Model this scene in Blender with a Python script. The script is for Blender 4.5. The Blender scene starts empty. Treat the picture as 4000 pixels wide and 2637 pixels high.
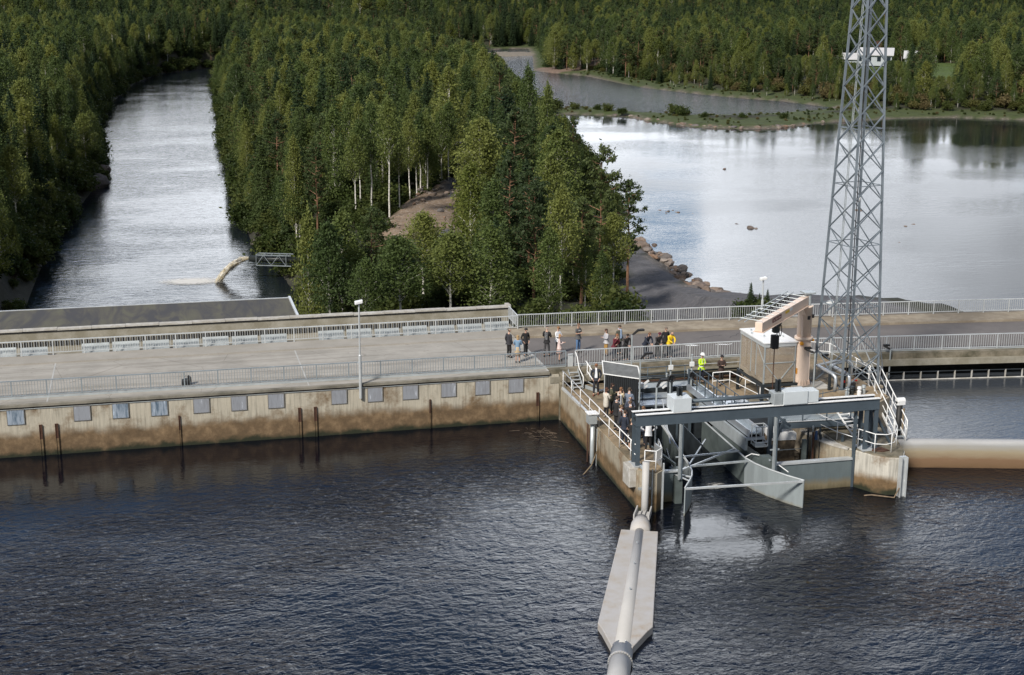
import bpy, bmesh, math, random
import numpy as np
from mathutils import Vector, Matrix
rad = math.radians
SC = bpy.context.scene
COL = SC.collection
# ------------------------------------------------------------------ camera (x runs along the dam, y goes downstream, z is up, metres)
PITCH, ROLL, PHI = rad(14.1), rad(0.3), rad(14.0)
CAMX, CAMY, CAMZ = -21.853, -76.319, 24.75
def _cam():
    c, s, cp, sp, cf, sf = math.cos(ROLL), math.sin(ROLL), math.cos(PITCH), math.sin(PITCH), math.cos(PHI), math.sin(PHI)
    def rl(v): return Vector((v[0]*cf+v[1]*sf, -v[0]*sf+v[1]*cf, v[2]))
    X = rl((c, s*sp, s*cp)); Y = rl((-s, c*sp, c*cp)); Z = -rl((0, cp, -sp))
    cd = bpy.data.cameras.new('camera'); co = bpy.data.objects.new('camera', cd); COL.objects.link(co)
    m = Matrix((X, Y, Z)).transposed().to_4x4(); m.translation = (CAMX, CAMY, CAMZ); co.matrix_world = m
    cd.sensor_width = 36; cd.lens = 50.87; cd.clip_start = 1; cd.clip_end = 6000
    SC.camera = co
_cam()
# ------------------------------------------------------------------ world and sun
SUN_AZ, SUN_EL = rad(228), rad(40)      # compass style: 0 = +y, clockwise; the sun stands behind the camera, to its left
W = bpy.data.worlds.new('World'); SC.world = W; W.use_nodes = True
def _world():
    nt = W.node_tree; nt.nodes.clear(); N = nt.nodes.new; Lk = nt.links.new
    out = N('ShaderNodeOutputWorld'); sky = N('ShaderNodeTexSky'); sky.sky_type = 'NISHITA'; sky.sun_disc = False
    sky.sun_elevation = SUN_EL; sky.sun_rotation = SUN_AZ; sky.air_density = 1.0; sky.dust_density = .3; sky.ozone_density = 4
    bg = N('ShaderNodeBackground'); bg.inputs[1].default_value = .13; Lk(sky.outputs[0], bg.inputs[0])
    tc = N('ShaderNodeTexCoord')
    mp = N('ShaderNodeMapping'); mp.inputs['Scale'].default_value = (1, 1, 2.6); Lk(tc.outputs['Generated'], mp.inputs[0])
    n1 = N('ShaderNodeTexNoise'); n1.inputs['Scale'].default_value = 2.6; n1.inputs['Detail'].default_value = 7; n1.inputs['Roughness'].default_value = .55; n1.inputs['Distortion'].default_value = .4
    Lk(mp.outputs[0], n1.inputs['Vector'])
    n2 = N('ShaderNodeTexNoise'); n2.inputs['Scale'].default_value = 4.3; n2.inputs['Detail'].default_value = 8; n2.inputs['Roughness'].default_value = .6
    Lk(mp.outputs[0], n2.inputs['Vector'])
    # blue gap in the cloud: up and to the left of the view direction
    def spot(az, el, wdt):
        a = PHI+rad(az); d = (math.sin(a)*math.cos(rad(el)), math.cos(a)*math.cos(rad(el)), math.sin(rad(el)))
        dp = N('ShaderNodeVectorMath'); dp.operation = 'DOT_PRODUCT'; dp.inputs[1].default_value = d; Lk(tc.outputs['Generated'], dp.inputs[0])
        mr = N('ShaderNodeMapRange'); mr.interpolation_type = 'SMOOTHSTEP'; mr.inputs[1].default_value = math.cos(rad(wdt)); mr.inputs[2].default_value = math.cos(rad(wdt*.25))
        Lk(dp.outputs['Value'], mr.inputs[0]); return mr.outputs[0]
    def M(op, a, b):
        m = N('ShaderNodeMath'); m.operation = op
        for i, v in enumerate((a, b)):
            if isinstance(v, (int, float)): m.inputs[i].default_value = v
            else: Lk(v, m.inputs[i])
        return m.outputs[0]
    gap = M('MULTIPLY', M('ADD', M('ADD', spot(-7, 35, 16), spot(-20, 31, 16)), M('ADD', M('ADD', spot(-36, 33, 19), spot(-20, 54, 26)), spot(16, 46, 22))), 1.2); gap2 = M('MULTIPLY', spot(6, 10, 2.6), .42); gap3 = M('MULTIPLY', spot(22, 27, 14), .16)
    up = N('ShaderNodeSeparateXYZ'); Lk(tc.outputs['Generated'], up.inputs[0])
    cov = M('ADD', M('SUBTRACT', M('SUBTRACT', M('SUBTRACT', n1.outputs[0], gap), gap2), gap3), M('MULTIPLY', M('ADD', spot(6, 10, 16), spot(-15, 8, 12)), .25))
    ms = N('ShaderNodeMapRange'); ms.interpolation_type = 'SMOOTHSTEP'; ms.inputs[1].default_value = .30; ms.inputs[2].default_value = .46; Lk(cov, ms.inputs[0])
    # cloud brightness: brightest low in the sky ahead, greyer overhead
    ramp = N('ShaderNodeMapRange'); ramp.inputs[1].default_value = .38; ramp.inputs[2].default_value = .66; ramp.inputs[3].default_value = .45; ramp.inputs[4].default_value = 1.0; Lk(n2.outputs[0], ramp.inputs[0])
    glow = M('ADD', M('MULTIPLY', spot(8, 22, 15), .9), M('ADD', M('MULTIPLY', spot(6, 11, 20), .48), M('MULTIPLY', spot(-15, 9, 14), .60)))
    zen = N('ShaderNodeMapRange'); zen.inputs[1].default_value = .0; zen.inputs[2].default_value = .75; zen.inputs[3].default_value = 1.15; zen.inputs[4].default_value = .30; Lk(up.outputs[2], zen.inputs[0])
    br = M('MULTIPLY', ramp.outputs[0], M('ADD', M('MULTIPLY', glow, CLOUD_GLOW), zen.outputs[0]))
    cl = N('ShaderNodeBackground'); cl.inputs[0].default_value = (.89, .935, 1.0, 1); Lk(M('MULTIPLY', br, CLOUD_K), cl.inputs[1])
    mix = N('ShaderNodeMixShader'); Lk(ms.outputs[0], mix.inputs[0]); Lk(bg.outputs[0], mix.inputs[1]); Lk(cl.outputs[0], mix.inputs[2])
    Lk(mix.outputs[0], out.inputs[0])
CLOUD_K, CLOUD_GLOW = .72, 3.3
_world()
sl = bpy.data.lights.new('sun', 'SUN'); sl.energy = 3.7; sl.angle = rad(9); sl.color = (1, .94, .85)
so = bpy.data.objects.new('sun', sl); COL.objects.link(so)
so.rotation_euler = Vector((math.sin(SUN_AZ)*math.cos(SUN_EL), math.cos(SUN_AZ)*math.cos(SUN_EL), math.sin(SUN_EL))).to_track_quat('Z', 'Y').to_euler()
SC.view_settings.view_transform = 'Standard'; SC.view_settings.look = 'None'; SC.view_settings.exposure = .38; SC.view_settings.gamma = 1
SC.cycles.max_bounces = 6; SC.cycles.transparent_max_bounces = 8; SC.cycles.caustics_reflective = False; SC.cycles.caustics_refractive = False

# ------------------------------------------------------------------ materials
MATS = {}
def nodes(name):
    m = bpy.data.materials.new(name); m.use_nodes = True; MATS[name] = m
    nt = m.node_tree; b = nt.nodes['Principled BSDF']; return m, nt, b
def noise(nt, scale, detail=4, rough=.55, vec=None, dist=0.):
    n = nt.nodes.new('ShaderNodeTexNoise'); n.inputs['Scale'].default_value = scale; n.inputs['Detail'].default_value = detail
    n.inputs['Roughness'].default_value = rough; n.inputs['Distortion'].default_value = dist
    if vec is not None: nt.links.new(vec, n.inputs['Vector'])
    return n
def ramp(nt, fac, stops):
    r = nt.nodes.new('ShaderNodeValToRGB'); e = r.color_ramp.elements
    while len(e) > len(stops): e.remove(e[-1])
    while len(e) < len(stops): e.new(1)
    for k, (p, c) in enumerate(stops): e[k].position = p; e[k].color = (*c, 1) if len(c) == 3 else c
    nt.links.new(fac, r.inputs[0]); return r
def mixc(nt, f, a, b, mode='MIX'):
    m = nt.nodes.new('ShaderNodeMix'); m.data_type = 'RGBA'; m.blend_type = mode
    for i, v in ((0, f), (6, a), (7, b)):
        if isinstance(v, (int, float)): m.inputs[i].default_value = v
        elif isinstance(v, tuple): m.inputs[i].default_value = (*v, 1)
        else: nt.links.new(v, m.inputs[i])
    return m.outputs[2]
def bump(nt, b, h, s, d=.05):
    bp = nt.nodes.new('ShaderNodeBump'); bp.inputs['Strength'].default_value = s; bp.inputs['Distance'].default_value = d
    nt.links.new(h, bp.inputs['Height']); nt.links.new(bp.outputs[0], b.inputs['Normal']); return bp
def geo(nt): return nt.nodes.new('ShaderNodeNewGeometry').outputs['Position']
def mapping(nt, vec, scale, rot=0):
    m = nt.nodes.new('ShaderNodeMapping'); m.inputs['Scale'].default_value = scale; m.inputs['Rotation'].default_value = (0, 0, rot); nt.links.new(vec, m.inputs[0]); return m.outputs[0]
def plain(name, col, rough=.6, metal=0., var=.12, sc=3.):
    m, nt, b = nodes(name); P = geo(nt); n = noise(nt, sc, 5, .6, P)
    lo = tuple(c*(1-var) for c in col); hi = tuple(min(1, c*(1+var)) for c in col)
    r = ramp(nt, n.outputs[0], [(.3, lo), (.7, hi)]); nt.links.new(r.outputs[0], b.inputs['Base Color'])
    b.inputs['Roughness'].default_value = rough; b.inputs['Metallic'].default_value = metal; return m
def concrete_stained(name, top, mid, low, z1, z2):
    """pale weathered concrete with board marks; brown band where the water level moves, dark slime at the water"""
    m, nt, b = nodes(name); P = geo(nt)
    sx = nt.nodes.new('ShaderNodeSeparateXYZ'); nt.links.new(P, sx.inputs[0])
    nw = noise(nt, .9, 6, .6, P); ns = noise(nt, 2.2, 5, .65, mapping(nt, P, (3.2, 3.2, .25)))
    board = nt.nodes.new('ShaderNodeTexWave'); board.inputs['Scale'].default_value = 1.6; board.inputs['Distortion'].default_value = .6; board.inputs['Detail'].default_value = 1
    nt.links.new(P, board.inputs['Vector'])
    c0 = ramp(nt, ns.outputs[0], [(.3, tuple(t*.62 for t in top)), (.5, top), (.75, tuple(min(1, t*1.25) for t in top))]).outputs[0]
    bm_ = ramp(nt, board.outputs[0], [(.0, (.86, .86, .86)), (.12, (1, 1, 1))]).outputs[0]
    c0 = mixc(nt, .5, c0, bm_, 'MULTIPLY')
    blotch = ramp(nt, noise(nt, .55, 7, .7, P).outputs[0], [(.50, (0, 0, 0)), (.66, (1, 1, 1))]).outputs[0]
    c0 = mixc(nt, blotch, c0, tuple(t*.6 for t in mid))
    ma = nt.nodes.new('ShaderNodeMath'); ma.operation = 'MULTIPLY_ADD'; ma.inputs[1].default_value = .9; nt.links.new(nw.outputs[0], ma.inputs[0])
    nt.links.new(sx.outputs[2], ma.inputs[2])
    f = ramp(nt, ma.outputs[0], [(0, (1, 1, 1)), (1, (0, 0, 0))]); f.color_ramp.elements[0].position = 0
    mr = nt.nodes.new('ShaderNodeMapRange'); mr.interpolation_type = 'SMOOTHSTEP'; mr.inputs[1].default_value = z1+.45; mr.inputs[2].default_value = z2+.45; nt.links.new(ma.outputs[0], mr.inputs[0])
    lowc = ramp(nt, noise(nt, 1.6, 8, .7, P).outputs[0], [(.3, tuple(t*.6 for t in low)), (.5, low), (.72, mid)]).outputs[0]
    c1 = mixc(nt, mr.outputs[0], lowc, c0)
    mr2 = nt.nodes.new('ShaderNodeMapRange'); mr2.interpolation_type = 'SMOOTHSTEP'; mr2.inputs[1].default_value = .50; mr2.inputs[2].default_value = .85; nt.links.new(ma.outputs[0], mr2.inputs[0])
    c2 = mixc(nt, mr2.outputs[0], (.018, .022, .010), c1)
    nt.links.new(c2, b.inputs['Base Color']); b.inputs['Roughness'].default_value = .85
    bump(nt, b, noise(nt, 9, 6, .7, P).outputs[0], .5, .03); return m
def flatcon(name, col, dark, sc=.5, thr=(.42, .62)):
    m, nt, b = nodes(name); P = geo(nt)
    n = noise(nt, sc, 8, .68, P); n2 = noise(nt, 14, 4, .7, P)
    c = ramp(nt, n.outputs[0], [(thr[0], dark), (thr[1], col)]).outputs[0]
    c = mixc(nt, .35, c, ramp(nt, n2.outputs[0], [(.3, (.6, .6, .6)), (.7, (1, 1, 1))]).outputs[0], 'MULTIPLY')
    nt.links.new(c, b.inputs['Base Color']); b.inputs['Roughness'].default_value = .9
    bump(nt, b, n2.outputs[0], .3, .02); return m
for nm_, a_, b_ in (('hatch_grey', (.32,.34,.38), (.27,.28,.31)), ('hatch_blue', (.34,.40,.48), (.10,.15,.21))):
    m, nt, b = nodes(nm_); P = geo(nt); c = ramp(nt, noise(nt, 2.2, 6, .65, mapping(nt, P, (3.2, 1, .5))).outputs[0], [(.36, b_), (.52, a_), (.60, a_), (.66, tuple(min(.8, q*1.7) for q in a_))]).outputs[0]
    nt.links.new(c, b.inputs['Base Color']); b.inputs['Roughness'].default_value = .5; b.inputs['Metallic'].default_value = .15
plain('hatch_edge', (.20,.18,.15), .8)
def _deck():
    m, nt, b = nodes('road_deck'); P = geo(nt)
    c = ramp(nt, noise(nt, .45, 8, .68, P).outputs[0], [(.35, (.30, .285, .26)), (.62, (.39, .37, .34))]).outputs[0]
    st = ramp(nt, noise(nt, 1.1, 5, .6, mapping(nt, P, (.08, 1.6, 1))).outputs[0], [(.40, (.74, .73, .71)), (.52, (1, 1, 1))]).outputs[0]; c = mixc(nt, .8, c, st, 'MULTIPLY')
    sp = ramp(nt, noise(nt, 1.7, 6, .75, P).outputs[0], [(.28, (.45, .43, .40)), (.40, (1, 1, 1))]).outputs[0]; c = mixc(nt, .7, c, sp, 'MULTIPLY')
    cr = nt.nodes.new('ShaderNodeTexVoronoi'); cr.feature = 'DISTANCE_TO_EDGE'; cr.inputs['Scale'].default_value = .22; nt.links.new(noise(nt, .6, 4, .6, P).outputs['Color'], cr.inputs['Vector']) if False else nt.links.new(P, cr.inputs['Vector'])
    ck = ramp(nt, cr.outputs['Distance'], [(.0, (.55, .53, .5)), (.006, (1, 1, 1))]).outputs[0]; c = mixc(nt, .6, c, ck, 'MULTIPLY')
    nt.links.new(c, b.inputs['Base Color']); b.inputs['Roughness'].default_value = .9
_deck()
def water(name, scale, strength, dist, base, rough=.015, stretch=(1, 1, 1), rot=0, calm=None, mottle=None, dens=.5, pool=None):
    m, nt, b = nodes(name); P = geo(nt); v = mapping(nt, P, stretch, rot)
    a = noise(nt, scale, 4, .55, v, .9); c = noise(nt, scale*.33, 2, .5, v, .5)
    ad = nt.nodes.new('ShaderNodeMath'); ad.operation = 'MULTIPLY_ADD'; ad.inputs[1].default_value = 1.3; nt.links.new(c.outputs[0], ad.inputs[0]); nt.links.new(a.outputs[0], ad.inputs[2])
    h = ad.outputs[0]
    bp = bump(nt, b, h, strength, dist)
    if calm:
        big = noise(nt, calm, 3, .5, mapping(nt, P, (1, 1.6, 1)))
        mr = nt.nodes.new('ShaderNodeMapRange'); mr.interpolation_type = 'SMOOTHSTEP'; mr.inputs[1].default_value = .38; mr.inputs[2].default_value = .62
        mr.inputs[3].default_value = strength*dens; mr.inputs[4].default_value = strength; nt.links.new(big.outputs[0], mr.inputs[0]); st_ = mr.outputs[0]
        if pool:        # smooth upwelling where the water leaves the gates
            vm = nt.nodes.new('ShaderNodeVectorMath'); vm.operation = 'DISTANCE'; vm.inputs[1].default_value = (pool[0], pool[1], 0); nt.links.new(P, vm.inputs[0])
            wob = nt.nodes.new('ShaderNodeMath'); wob.operation = 'MULTIPLY_ADD'; wob.inputs[1].default_value = -3.0; nt.links.new(noise(nt, .45, 3, .6, P).outputs[0], wob.inputs[0]); nt.links.new(vm.outputs['Value'], wob.inputs[2])
            pm_ = nt.nodes.new('ShaderNodeMapRange'); pm_.interpolation_type = 'SMOOTHSTEP'; pm_.inputs[1].default_value = pool[2]-1.5-1.2; pm_.inputs[2].default_value = pool[2]-1.5+1.2; pm_.inputs[3].default_value = .16; nt.links.new(wob.outputs[0], pm_.inputs[0])
            mm = nt.nodes.new('ShaderNodeMath'); mm.operation = 'MULTIPLY'; nt.links.new(st_, mm.inputs[0]); nt.links.new(pm_.outputs[0], mm.inputs[1]); st_ = mm.outputs[0]
        if pool:        # calm lee under the dam wall
            sy = nt.nodes.new('ShaderNodeSeparateXYZ'); nt.links.new(P, sy.inputs[0]); wa = nt.nodes.new('ShaderNodeMath'); wa.operation = 'MULTIPLY_ADD'; wa.inputs[1].default_value = 5.0
            nt.links.new(noise(nt, .09, 3, .5, P).outputs[0], wa.inputs[0]); nt.links.new(sy.outputs[1], wa.inputs[2])
            l1 = nt.nodes.new('ShaderNodeMapRange'); l1.interpolation_type = 'SMOOTHSTEP'; l1.inputs[1].default_value = -11+2.5; l1.inputs[2].default_value = -3.5+2.5; l1.inputs[3].default_value = 1; l1.inputs[4].default_value = .22; nt.links.new(wa.outputs[0], l1.inputs[0])
            mm = nt.nodes.new('ShaderNodeMath'); mm.operation = 'MULTIPLY'; nt.links.new(st_, mm.inputs[0]); nt.links.new(l1.outputs[0], mm.inputs[1]); st_ = mm.outputs[0]
        nt.links.new(st_, bp.inputs['Strength'])
    b.inputs['Base Color'].default_value = (*base, 1); b.inputs['Roughness'].default_value = rough; b.inputs['IOR'].default_value = 1.333
    return m
concrete_stained('dam_concrete', (.45, .415, .34), (.29, .20, .115), (.15, .10, .055), .95, 1.55)
concrete_stained('pier_concrete', (.34, .30, .23), (.30, .19, .10), (.15, .10, .05), .7, 1.25)
concrete_stained('nose_concrete', (.50, .48, .43), (.30, .19, .10), (.17, .11, .055), .5, 1.05)
def _weir():
    m, nt, b = nodes('weir_concrete'); P = geo(nt); sx = nt.nodes.new('ShaderNodeSeparateXYZ'); nt.links.new(P, sx.inputs[0])
    n = noise(nt, 1.1, 7, .7, mapping(nt, P, (.5, .5, 3))); ma = nt.nodes.new('ShaderNodeMath'); ma.operation = 'MULTIPLY_ADD'; ma.inputs[1].default_value = .45
    nt.links.new(n.outputs[0], ma.inputs[0]); nt.links.new(sx.outputs[2], ma.inputs[2]); mr = nt.nodes.new('ShaderNodeMapRange'); mr.inputs[1].default_value = .1; mr.inputs[2].default_value = 1.8; nt.links.new(ma.outputs[0], mr.inputs[0])
    c = ramp(nt, mr.outputs[0], [(.0, (.07, .04, .02)), (.12, (.15, .09, .045)), (.32, (.19, .115, .065)), (.42, (.24, .18, .115)), (.58, (.30, .25, .17)), (.70, (.31, .29, .25)), (.84, (.33, .335, .34)), (1, (.46, .46, .47))]).outputs[0]
    nt.links.new(c, b.inputs['Base Color']); b.inputs['Roughness'].default_value = .7
_weir()
flatcon('deck_concrete', (.38, .36, .33), (.32, .30, .27), .35)
flatcon('ledge_concrete', (.26, .24, .20), (.09, .085, .065), .6, (.3, .6))
flatcon('tan_concrete', (.36, .31, .24), (.24, .20, .15), .8)
flatcon('mossy_concrete', (.25, .22, .17), (.07, .065, .04), .9, (.35, .6))
flatcon('yard_concrete', (.33, .25, .16), (.12, .10, .065), .7, (.35, .58))
flatcon('asphalt', (.17, .155, .15), (.14, .128, .125), .5)
flatcon('wall_concrete', (.36, .34, .29), (.24, .22, .17), .7)
flatcon('white_concrete', (.55, .54, .52), (.40, .38, .34), 2.)
plain('galv', (.42, .46, .48), .45, .35, .15, 2.); plain('galv_dull', (.27, .31, .34), .5, .3, .15, 2.); plain('galv_pale', (.55, .58, .60), .4, .3, .12, 2.)
plain('galv_bright', (.48, .52, .57), .3, .6, .12, 2.)
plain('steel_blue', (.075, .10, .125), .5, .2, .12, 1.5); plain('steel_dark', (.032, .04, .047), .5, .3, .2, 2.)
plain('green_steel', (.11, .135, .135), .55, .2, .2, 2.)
plain('mast_steel', (.20, .235, .27), .5, .3, .2, 1.); plain('white_paint', (.78, .79, .80), .5, 0, .06, 2.)
plain('box_grey', (.55, .60, .64), .45, 0, .05, 2.); 
plain('crane_paint', (.78, .62, .51), .45, 0, .07, 1.5); plain('maroon', (.12, .02, .025), .5); plain('yellow', (.75, .50, .02), .5)
plain('orange', (.75, .33, .03), .5); plain('black', (.012, .012, .013), .6); plain('dark_rubber', (.02, .02, .022), .8)
plain('rust', (.075, .035, .022), .9, 0, .35, 6.); plain('shed_black', (.012, .016, .02), .7); plain('roof_sheet', (.17, .18, .19), .6, .2, .2, 3.)
plain('float_white', (.44, .435, .43), .6, 0, .06, 1.); plain('lamp_white', (.75, .77, .78), .4); plain('blue_paint', (.03, .08, .2), .5)
plain('house_white', (.40, .44, .48), .6); plain('house_roof', (.50, .505, .53), .5); plain('joint_grey', (.42,.42,.41), .8); plain('wood', (.20, .15, .10), .9, 0, .4, 5.); plain('dark_wood', (.075,.055,.038), .9, 0, .5, 5.); plain('hose', (.22, .17, .11), .7)
plain('red_paint', (.55, .03, .02), .5); plain('glass_dark', (.02, .03, .04), .1)
plain('pipe_black', (.02, .025, .025), .5, 0, .2)
def _roof():
    m, nt, b = nodes('roof_felt'); P = geo(nt)
    n = noise(nt, .8, 7, .6, mapping(nt, P, (1, .22, 1)), 1.2)
    c = ramp(nt, n.outputs[0], [(.40, (.05, .05, .055)), (.55, (.085, .08, .065)), (.7, (.11, .11, .075))]).outputs[0]
    nt.links.new(c, b.inputs['Base Color']); b.inputs['Roughness'].default_value = .9
_roof()
def _float():
    m, nt, b = nodes('float_stained'); P = geo(nt)
    n = noise(nt, 1.3, 7, .65, P)
    c = ramp(nt, n.outputs[0], [(.42, (.43, .42, .42)), (.58, (.41, .385, .36)), (.72, (.37, .31, .25))]).outputs[0]
    nt.links.new(c, b.inputs['Base Color']); b.inputs['Roughness'].default_value = .6
_float()
def _plate(name, col, tan=(.30,.27,.19), lo=.3, hi=.5):
    m, nt, b = nodes(name); P = geo(nt); sx = nt.nodes.new('ShaderNodeSeparateXYZ'); nt.links.new(P, sx.inputs[0])
    n = noise(nt, 1.4, 6, .65, mapping(nt, P, (2, 2, .5)))
    ma = nt.nodes.new('ShaderNodeMath'); ma.operation = 'MULTIPLY_ADD'; ma.inputs[1].default_value = .5; nt.links.new(n.outputs[0], ma.inputs[0]); nt.links.new(sx.outputs[2], ma.inputs[2])
    c = ramp(nt, ma.outputs[0], [(.1, (.13, .11, .06)), (lo, tan), (hi, col)]).outputs[0]
    c = mixc(nt, .5, c, ramp(nt, n.outputs[0], [(.3, (.6, .6, .6)), (.7, (1, 1, 1))]).outputs[0], 'MULTIPLY')
    nt.links.new(c, b.inputs['Base Color']); b.inputs['Roughness'].default_value = .5; b.inputs['Metallic'].default_value = .25
_plate('gate_plate', (.17, .21, .225), (.27,.23,.15), .5, .85); _plate('guide_plate', (.36, .41, .43), (.34,.34,.30), .25, .4)
def _mesh_panel():
    m, nt, b = nodes('wire_mesh'); b.inputs['Base Color'].default_value = (.50, .42, .33, 1); b.inputs['Roughness'].default_value = .5; b.inputs['Metallic'].default_value = .1
    b.inputs['Alpha'].default_value = .38
_mesh_panel()
def _grating():
    m, nt, b = nodes('grating'); P = geo(nt); w = nt.nodes.new('ShaderNodeTexWave'); w.inputs['Scale'].default_value = 3.4; nt.links.new(mapping(nt, P, (1, .4, 1)), w.inputs[0])
    c = ramp(nt, w.outputs[0], [(.2, (.20, .25, .29)), (.5, (.42, .48, .52))]).outputs[0]
    nt.links.new(c, b.inputs['Base Color']); b.inputs['Roughness'].default_value = .5; b.inputs['Metallic'].default_value = .3
_grating()
def _jet():
    m, nt, b = nodes('foam_jet'); P = geo(nt); n = noise(nt, 3, 6, .7, mapping(nt, P, (1, 1, 1)))
    c = ramp(nt, n.outputs[0], [(.38, (.60, .48, .26)), (.5, (.78, .72, .58)), (.6, (.9, .89, .86))]).outputs[0]
    nt.links.new(c, b.inputs['Base Color']); b.inputs['Roughness'].default_value = .35
    r = ramp(nt, noise(nt, 2.2, 6, .75, P).outputs[0], [(.42, (.05, .05, .05)), (.62, (.6, .6, .6))]); nt.links.new(r.outputs[0], b.inputs['Alpha'])
    m, nt, b = nodes('foam'); P = geo(nt); at = nt.nodes.new('ShaderNodeAttribute'); at.attribute_name = 'dens'
    ma = nt.nodes.new('ShaderNodeMath'); ma.operation = 'MULTIPLY_ADD'; ma.inputs[1].default_value = .9
    nt.links.new(at.outputs['Fac'], ma.inputs[0]); nt.links.new(noise(nt, 2.5, 8, .8, mapping(nt, P, (1, 2.2, 1))).outputs[0], ma.inputs[2])
    r = ramp(nt, ma.outputs[0], [(.80, (0, 0, 0)), (1.02, (.9, .9, .9))]); nt.links.new(r.outputs[0], b.inputs['Alpha'])
    b.inputs['Base Color'].default_value = (.72, .70, .66, 1); b.inputs['Roughness'].default_value = .5
_jet()
water('upstream_water', 2.7, 1., .13, (.0020, .0030, .007), .01, (.9, 1.25, 1), rad(8), .05, dens=.22, pool=(2.6, -19.2, 3.2))
water('basin_water', 4.0, .30, .05, (.05, .058, .070), .06, (.7, 1.6, 1), 0, .08)
water('lake_water', 2.2, .28, .05, (.010, .014, .020), .04, (.6, 1.6, 1), 0, .035, dens=.25)
water('river_water', 1.3, .45, .11, (.010, .014, .020), .04, (.7, 1.7, 1), 0, .05, dens=.5)
water('channel_water', 1.6, 1., .30, (.010, .014, .020), .05, (.6, 1.7, 1), 0)
def _leaf(name, c1, c2, c3):
    m, nt, b = nodes(name); P = geo(nt); oi = nt.nodes.new('ShaderNodeObjectInfo')
    n = noise(nt, .9, 3, .6, P)
    ad = nt.nodes.new('ShaderNodeMath'); ad.operation = 'MULTIPLY_ADD'; ad.inputs[1].default_value = .80; nt.links.new(oi.outputs['Random'], ad.inputs[0])
    sc = nt.nodes.new('ShaderNodeMath'); sc.operation = 'MULTIPLY'; sc.inputs[1].default_value = .40; nt.links.new(n.outputs[0], sc.inputs[0]); nt.links.new(sc.outputs[0], ad.inputs[2])
    c = ramp(nt, ad.outputs[0], [(.15, c1), (.5, c2), (.85, c3)]).outputs[0]
    nt.links.new(c, b.inputs['Base Color']); b.inputs['Roughness'].default_value = .6; b.inputs['Specular IOR Level'].default_value = .25
    tr = nt.nodes.new('ShaderNodeBsdfTranslucent'); nt.links.new(c, tr.inputs[0]); mx = nt.nodes.new('ShaderNodeMixShader'); mx.inputs[0].default_value = .42
    out = nt.nodes['Material Output']; nt.links.new(b.outputs[0], mx.inputs[1]); nt.links.new(tr.outputs[0], mx.inputs[2]); nt.links.new(mx.outputs[0], out.inputs[0])
_leaf('birch_leaf', (.058, .092, .032), (.112, .155, .046), (.200, .225, .062))
_leaf('yellow_leaf', (.11, .14, .035), (.15, .18, .04), (.20, .22, .055))
_leaf('spruce_leaf', (.026, .048, .024), (.044, .074, .030), (.085, .120, .040))
_leaf('pine_leaf', (.050, .076, .032), (.070, .100, .038), (.10, .13, .045))
_leaf('bush_leaf', (.035, .055, .014), (.055, .08, .02), (.09, .11, .03))
_leaf('dry_leaf', (.07, .08, .02), (.12, .12, .035), (.16, .13, .06))
plain('birch_bark', (.62, .60, .56), .8, 0, .5, 5.); plain('spruce_bark', (.09, .065, .05), .9, 0, .3, 5.); plain('pine_bark', (.20, .11, .065), .9, 0, .3, 4.)
def _rockmat():
    m, nt, b = nodes('rock'); P = geo(nt); oi = nt.nodes.new('ShaderNodeObjectInfo')
    c = ramp(nt, oi.outputs['Random'], [(0, (.20, .15, .12)), (.35, (.30, .25, .22)), (.6, (.13, .12, .12)), (.85, (.26, .17, .12)), (1, (.34, .32, .30))]).outputs[0]
    c = mixc(nt, .8, c, ramp(nt, noise(nt, 2.5, 6, .7, P).outputs[0], [(.3, (.4, .4, .4)), (.65, (1, 1, 1))]).outputs[0], 'MULTIPLY')
    nt.links.new(c, b.inputs['Base Color']); b.inputs['Roughness'].default_value = .9; bump(nt, b, noise(nt, 6, 6, .7, P).outputs[0], .7, .05)
_rockmat()
def _terrainmat():
    m, nt, b = nodes('ground'); P = geo(nt); at = nt.nodes.new('ShaderNodeAttribute'); at.attribute_name = 'tint'
    c = mixc(nt, 1., at.outputs['Color'], ramp(nt, noise(nt, .7, 8, .75, P).outputs[0], [(.3, (.45, .45, .45)), (.55, (1, 1, 1)), (.75, (1.0, .95, .85))]).outputs[0], 'MULTIPLY')
    sp = ramp(nt, noise(nt, 2.6, 6, .8, P).outputs[0], [(.54, (0, 0, 0)), (.64, (1, 1, 1))]).outputs[0]
    ml = nt.nodes.new('ShaderNodeMath'); ml.operation = 'MULTIPLY'; nt.links.new(sp, ml.inputs[0]); nt.links.new(at.outputs['Alpha'], ml.inputs[1])
    c = mixc(nt, ml.outputs[0], c, (.42, .38, .34))
    nt.links.new(c, b.inputs['Base Color']); b.inputs['Roughness'].default_value = .95; bump(nt, b, noise(nt, 2.5, 7, .75, P).outputs[0], .8, .12)
_terrainmat()
def fabric(col):
    k = 'cloth_%02x%02x%02x' % tuple(int(255*c) for c in col)
    if k not in MATS: plain(k, col, .85, 0, .15, 9.)
    return MATS[k]

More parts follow.
